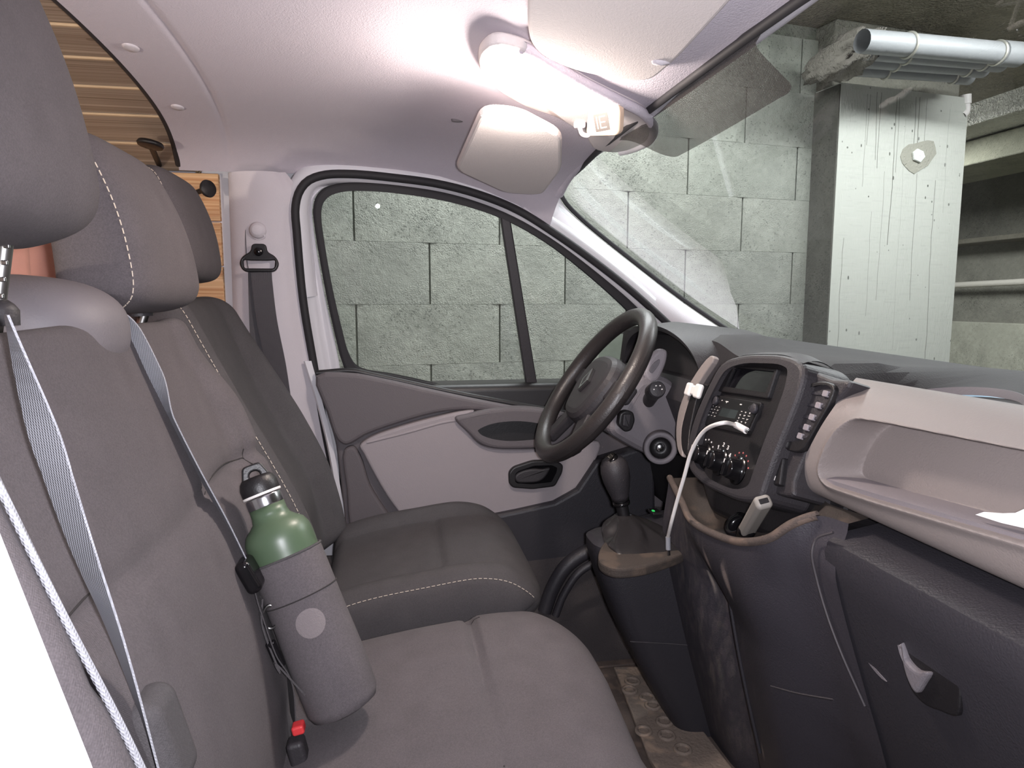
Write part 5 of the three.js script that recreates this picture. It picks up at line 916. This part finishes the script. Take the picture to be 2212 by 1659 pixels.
{ // small things on the dash
  const h = thing('phone_holder', 'white clip on phone holder on the left rim of stack', 'phone holder');
  const a = [[-.14,.0459]][0], b = [[-.0921,.0472]][0];
  const box = (u, v, w, x, y, z) => { const g = new RoundedBoxGeometry(x, y, z, 4, 0.005); g.translate(u, v, w); g.applyMatrix4(PS); return g; };
  obj('rear_pad', box(a[0] + 0.002, a[1], 0.004, 0.020, 0.024, 0.009), M.white, h); obj('front_pad', box(b[0] - 0.001, b[1], 0.008, 0.022, 0.025, 0.009), M.white, h);
  obj('joint', box((a[0] + b[0]) / 2, (a[1] + b[1]) / 2, 0.004, 0.02, 0.018, 0.008), M.white, h);
  const cb = thing('charging_cable', 'white charging cable arching from radio down to gear console', 'cable');
  const pts = [...[[.4801,1.2719,.0995],[.4808,1.2742,.0689]]].concat([[.44,1.2849,.1074],[.44,1.2629,.0515],[.44,1.2252,.0129],[.44,1.1799,-.011]], [[.44,1.132,-.0363],[.44,1.0914,-.056]], [[.452,1.0535,-.0962]]);
  obj('cord', tube(pts.slice(1), 0.0029, 90, 10), M.white, cb);
  const pe = pts[0], pd = V(pts[0]).sub(V(pts[1])).normalize();
  obj('plug_sleeve', bar(V(pts[1]).toArray(), V(pts[0]).toArray(), 0.0048, 16), M.white, cb);
  obj('plug_tip', bar(pe, V(pe).addScaledVector(pd, 0.010).toArray(), 0.0032, 12), M.chrome, cb);
  const le = pts[pts.length - 1]; obj('lower_plug', bar(le, [le[0] + 0.001, le[1] - 0.022, le[2]], 0.0042, 14), M.belt, cb);
  obj('lower_tip', bar([le[0] + 0.001, le[1] - 0.02, le[2]], [le[0] + 0.002, le[1] - 0.032, le[2]], 0.0032, 12), M.chrome, cb);
  const u = thing('usb_charger', 'grey usb charger plugged into the console pocket', 'charger');
  const uA = [[.49,1.1245,.0929]][0], uB = [[.46,1.1981,.1878]][0], ud = V(uB).sub(V(uA)).normalize();
  const ug = new RoundedBoxGeometry(0.022, V(uA).distanceTo(V(uB)), 0.018, 4, 0.006); ug.translate(0, V(uA).distanceTo(V(uB)) / 2, 0); obj('charger_body', place(ug, uA, ud.toArray()), S({ color: 0x8c8781, roughness: 0.5 }), u);
  const us = new RoundedBoxGeometry(0.012, 0.004, 0.007, 2, 0.001); obj('usb_port', place(us, V(uB).addScaledVector(ud, -0.001).toArray(), ud.toArray()), M.black, u);
  const uc = lathe([[0.0001, 0.02], [0.01, 0.018], [0.0125, 0.006], [0.0125, -0.012], [0.0001, -0.012]], 24); obj('socket_collar', place(uc, uA, ud.toArray()), M.gloss, u);
  // paper in the tray
  const pg = plate(PX, [[.4542,1.2599],[.4627,1.2651],[.4805,1.2693],[.4936,1.2737],[.5026,1.2804],[.5475,1.2968],[.5507,1.2652],[.5042,1.2636],[.4813,1.2609]], -0.513, -0.511, 0.0004);
  tag(obj('folded_paper', pg, S({ color: 0xf2eff0, roughness: 0.8 })), 'white folded paper in the passenger dashboard tray', 'paper');
  // shallow pale blue dish on the dash shelf
  const ds = thing('round_dish', 'oval dish with pale blue inside in the dashboard top trough', 'dish');
  const dg = lathe([[0.0001, 0], [0.07, 0.002], [0.088, 0.018], [0.092, 0.03], [0.089, 0.031], [0.084, 0.02]], 48); dg.rotateZ(0.2); dg.translate(0.70, 1.288, 0.2); obj('dish_shell', dg, M.shroud, ds);
  const di = lathe([[0.0001, 0.006], [0.069, 0.008], [0.0835, 0.021]], 48); di.rotateZ(0.2); di.translate(0.70, 1.288, 0.2); obj('dish_lining', di, S({ color: 0x93b4c9, roughness: 0.35 }), ds);
  // pedals
  for (const [z, l] of [[-0.36, 'brake pedal hanging below the steering column'], [-0.47, 'clutch pedal hanging left of the brake pedal']]) { const p = thing('pedal', l, 'pedal'); obj('pedal_arm', tube([[0.66, 1.08, z], [0.62, 0.98, z], [0.60, 0.88, z]], 0.009, 12, 8), M.black, p); obj('pedal_pad', (() => { const g = new RoundedBoxGeometry(0.02, 0.06, 0.07, 3, 0.006); g.rotateZ(-0.5); g.translate(0.595, 0.86, z); return g; })(), M.rubber, p); }
}

// ================================================================ roof fittings
function visor(label, P, outline, th) {
  const o = thing('sun_visor', label, 'sun visor');
  obj('visor_board', plate(P, outline, 0, th, 0.006), M.visor, o);
  return o;
}
{
  const dv = visor('driver sun visor hanging left of the cab lamp', PV, rounded([[-.014,-.3093],[-.0017,-.0024],[.0539,.0041],[.14,-.0696],[.1829,-.2474],[.1865,-.4354],[.107,-.4466]], 0.03), 0.016);
  const pr = visor('passenger sun visor folded up at the top of picture', PQ, rounded([[-.0606,.1109],[-.0402,.0045],[-.0266,-.0388],[-.0057,-.0682],[.0376,-.0955],[.0878,-.1041],[.1312,-.0981],[.1467,-.0792],[.148,-.0429],[.1471,.0022],[.1375,.1289],[.1312,.1965],[.1186,.2784],[-.0139,.3948],[-.0931,.337]], 0.03), 0.014);
  const cp = [[.3304,1.745,.1313]][0];
  obj('visor_clip', (() => { const g = lathe([[0.0001, 0.012], [0.008, 0.01], [0.010, 0.002], [0.016, -0.006]], 24); g.rotateX(Math.PI); g.scale(1.4, 1, 0.8); g.translate(cp[0], cp[1] + 0.004, cp[2]); return g; })(), M.pillar, pr);
  const cd = [[.3198,1.74,-.208]][0];
  const hk = thing('visor_hook', 'small pale visor hook beside the roof label', 'hook');
  obj('hook_base', rbox(cd[0], cd[1] + 0.008, cd[2], 0.02, 0.012, 0.012, 0.004), M.pillar, hk);
  obj('hook_arm', tube([[cd[0], cd[1] + 0.004, cd[2]], [cd[0] + 0.004, cd[1] - 0.008, cd[2] + 0.004], [cd[0] + 0.014, cd[1] - 0.010, cd[2] + 0.006], [cd[0] + 0.018, cd[1], cd[2] + 0.006]], 0.004, 20, 10), M.pillar, hk);
}
{ // roof console with the cab lamp and the label plate
  const o = thing('roof_console', 'pale roof console with lit cab lamp and small symbol plate', 'lamp');
  const out = smooth([[.1258,-.0344],[.1244,.0179],[.1385,.0489],[.1746,.0446],[.2194,.0115],[.2748,-.0235],[.3326,-.0532],[.3839,-.0872],[.4234,-.1432],[.4542,-.2146],[.4665,-.2858],[.4439,-.3642],[.395,-.357],[.3437,-.2658],[.277,-.2054],[.227,-.1936],[.1824,-.1574],[.145,-.0992]], 4);
  const tilt = (x) => lerp(1.790, 1.748, sstep(0.12, 0.42, x));
  const g = new THREE.ExtrudeGeometry(shapeOf(out), { depth: 0.008, bevelEnabled: true, bevelThickness: 0.004, bevelSize: 0.004, bevelOffset: -0.004, bevelSegments: 3 });
  const p = g.attributes.position; for (let i = 0; i < p.count; i++) { const x = p.getX(i), z = p.getY(i), w = p.getZ(i); p.setXYZ(i, x, tilt(x) - w + 0.002, z); } const gs = toCreasedNormals(g, 0.7);
  obj('console_shell', gs, M.visor, o);
  obj('console_rim', tube(out.filter((_, i) => i >= 12 && i <= 44).map((q) => [q[0], tilt(q[0]) - 0.008, q[1]]), 0.008, 90, 10), M.lining, o);
  // lamp lens
  const lens = rounded([[.1585,-.0411],[.1603,.0123],[.1767,.0266],[.2075,.0006],[.2174,-.0267],[.2281,-.1236],[.2087,-.1373],[.1677,-.0917]], 0.012);
  const lg = plate(PY, lens, -1.790, -1.757, 0.008);
  obj('lamp_lens', lg, S({ color: 0xfff2dd, emissive: LIGHT.domeColor, emissiveIntensity: 14, roughness: 0.3 }), o);
  const cx = lens.reduce((s, q) => s + q[0] / lens.length, 0), cz = lens.reduce((s, q) => s + q[1] / lens.length, 0);
  const l = new THREE.RectAreaLight(LIGHT.domeColor, LIGHT.dome, 0.07, 0.06); l.position.set(cx, 1.753, cz); l.rotation.x = -Math.PI / 2; o.add(l);
  const gl = new THREE.PointLight(LIGHT.domeColor, LIGHT.domeGlow, 0, 2); gl.position.set(cx, 1.722, cz); gl.castShadow = true; gl.shadow.radius = 1.5; gl.shadow.bias = -0.002; o.add(gl);   // sideways glow of the lens
  // label plate
  const N = V([-0.72, -0.35, 0.6]).normalize(), U = new THREE.Vector3(0.62, 0, 0.78).normalize(); const Vv = N.clone().cross(U).normalize();
  const C = [[.3229,1.725,-.0846]][0]; const PB = new THREE.Matrix4().makeBasis(U, Vv, N).setPosition(V(C));
  const lp = rounded([[-0.034, -0.018], [0.026, -0.026], [0.036, 0.012], [0.028, 0.028], [-0.02, 0.024]], 0.010);
  obj('symbol_plate', plate(PB, lp, -0.012, 0.004, 0.004), S({ color: 0xe8cdb4, roughness: 0.5 }), o);
  const cv = document.createElement('canvas'); cv.width = cv.height = 128; const c = cv.getContext('2d'); c.fillStyle = '#2c2522'; c.fillRect(0, 0, 128, 128); c.strokeStyle = '#cdb39c'; c.lineWidth = 8; c.beginPath(); c.moveTo(26, 20); c.lineTo(26, 108); c.moveTo(52, 20); c.lineTo(52, 108); c.moveTo(52, 24); c.lineTo(104, 24); c.moveTo(52, 64); c.lineTo(98, 64); c.moveTo(52, 104); c.lineTo(104, 104); c.stroke();
  const t = new THREE.CanvasTexture(cv); t.colorSpace = THREE.SRGBColorSpace; const sg = new THREE.PlaneGeometry(0.026, 0.026); sg.translate(0.0, -0.002, 0.0046); sg.applyMatrix4(PB);
  obj('symbol', sg, S({ map: t, roughness: 0.5 }), o, true);
}

// ================================================================ the phone that takes the picture, with its light on
{
  const yaw = 9.7 * RAD, pit = 6.8 * RAD;
  const fw = new THREE.Vector3(Math.sin(yaw) * Math.cos(pit), -Math.sin(pit), -Math.cos(yaw) * Math.cos(pit)), rt = new THREE.Vector3(Math.cos(yaw), 0, Math.sin(yaw)), up = rt.clone().cross(fw);
  const B = new THREE.Matrix4().makeBasis(rt, up, fw.clone().negate()).setPosition(camera.position);
  const o = thing('phone', 'phone held at the passenger door, its flash mirrored in the side window', 'phone');
  const b = new RoundedBoxGeometry(0.155, 0.074, 0.008, 4, 0.004); b.translate(0.055, -0.015, 0.012); b.applyMatrix4(B); obj('phone_body', b, M.gloss, o);
  const l = new THREE.CylinderGeometry(0.009, 0.009, 0.002, 28); l.rotateX(Math.PI / 2); l.translate(0.022, 0.004, 0.007); l.applyMatrix4(B);
  obj('flash_led', l, S({ color: 0xffffff, emissive: LIGHT.flashColor, emissiveIntensity: 400 }), o);
  const s = new THREE.SpotLight(LIGHT.flashColor, LIGHT.flash, 0, 1.25, 0.6, 2); s.position.copy(new THREE.Vector3(0.022, 0.004, 0.004).applyMatrix4(B)); s.target.position.copy(new THREE.Vector3(0.022, 0.004, -1).applyMatrix4(B)); s.castShadow = true; s.shadow.radius = 0.5; s.shadow.mapSize.set(2048, 2048); s.shadow.bias = -0.002; s.shadow.camera.near = 0.02;
  o.add(s); o.add(s.target);
}

renderer.render(scene, camera);
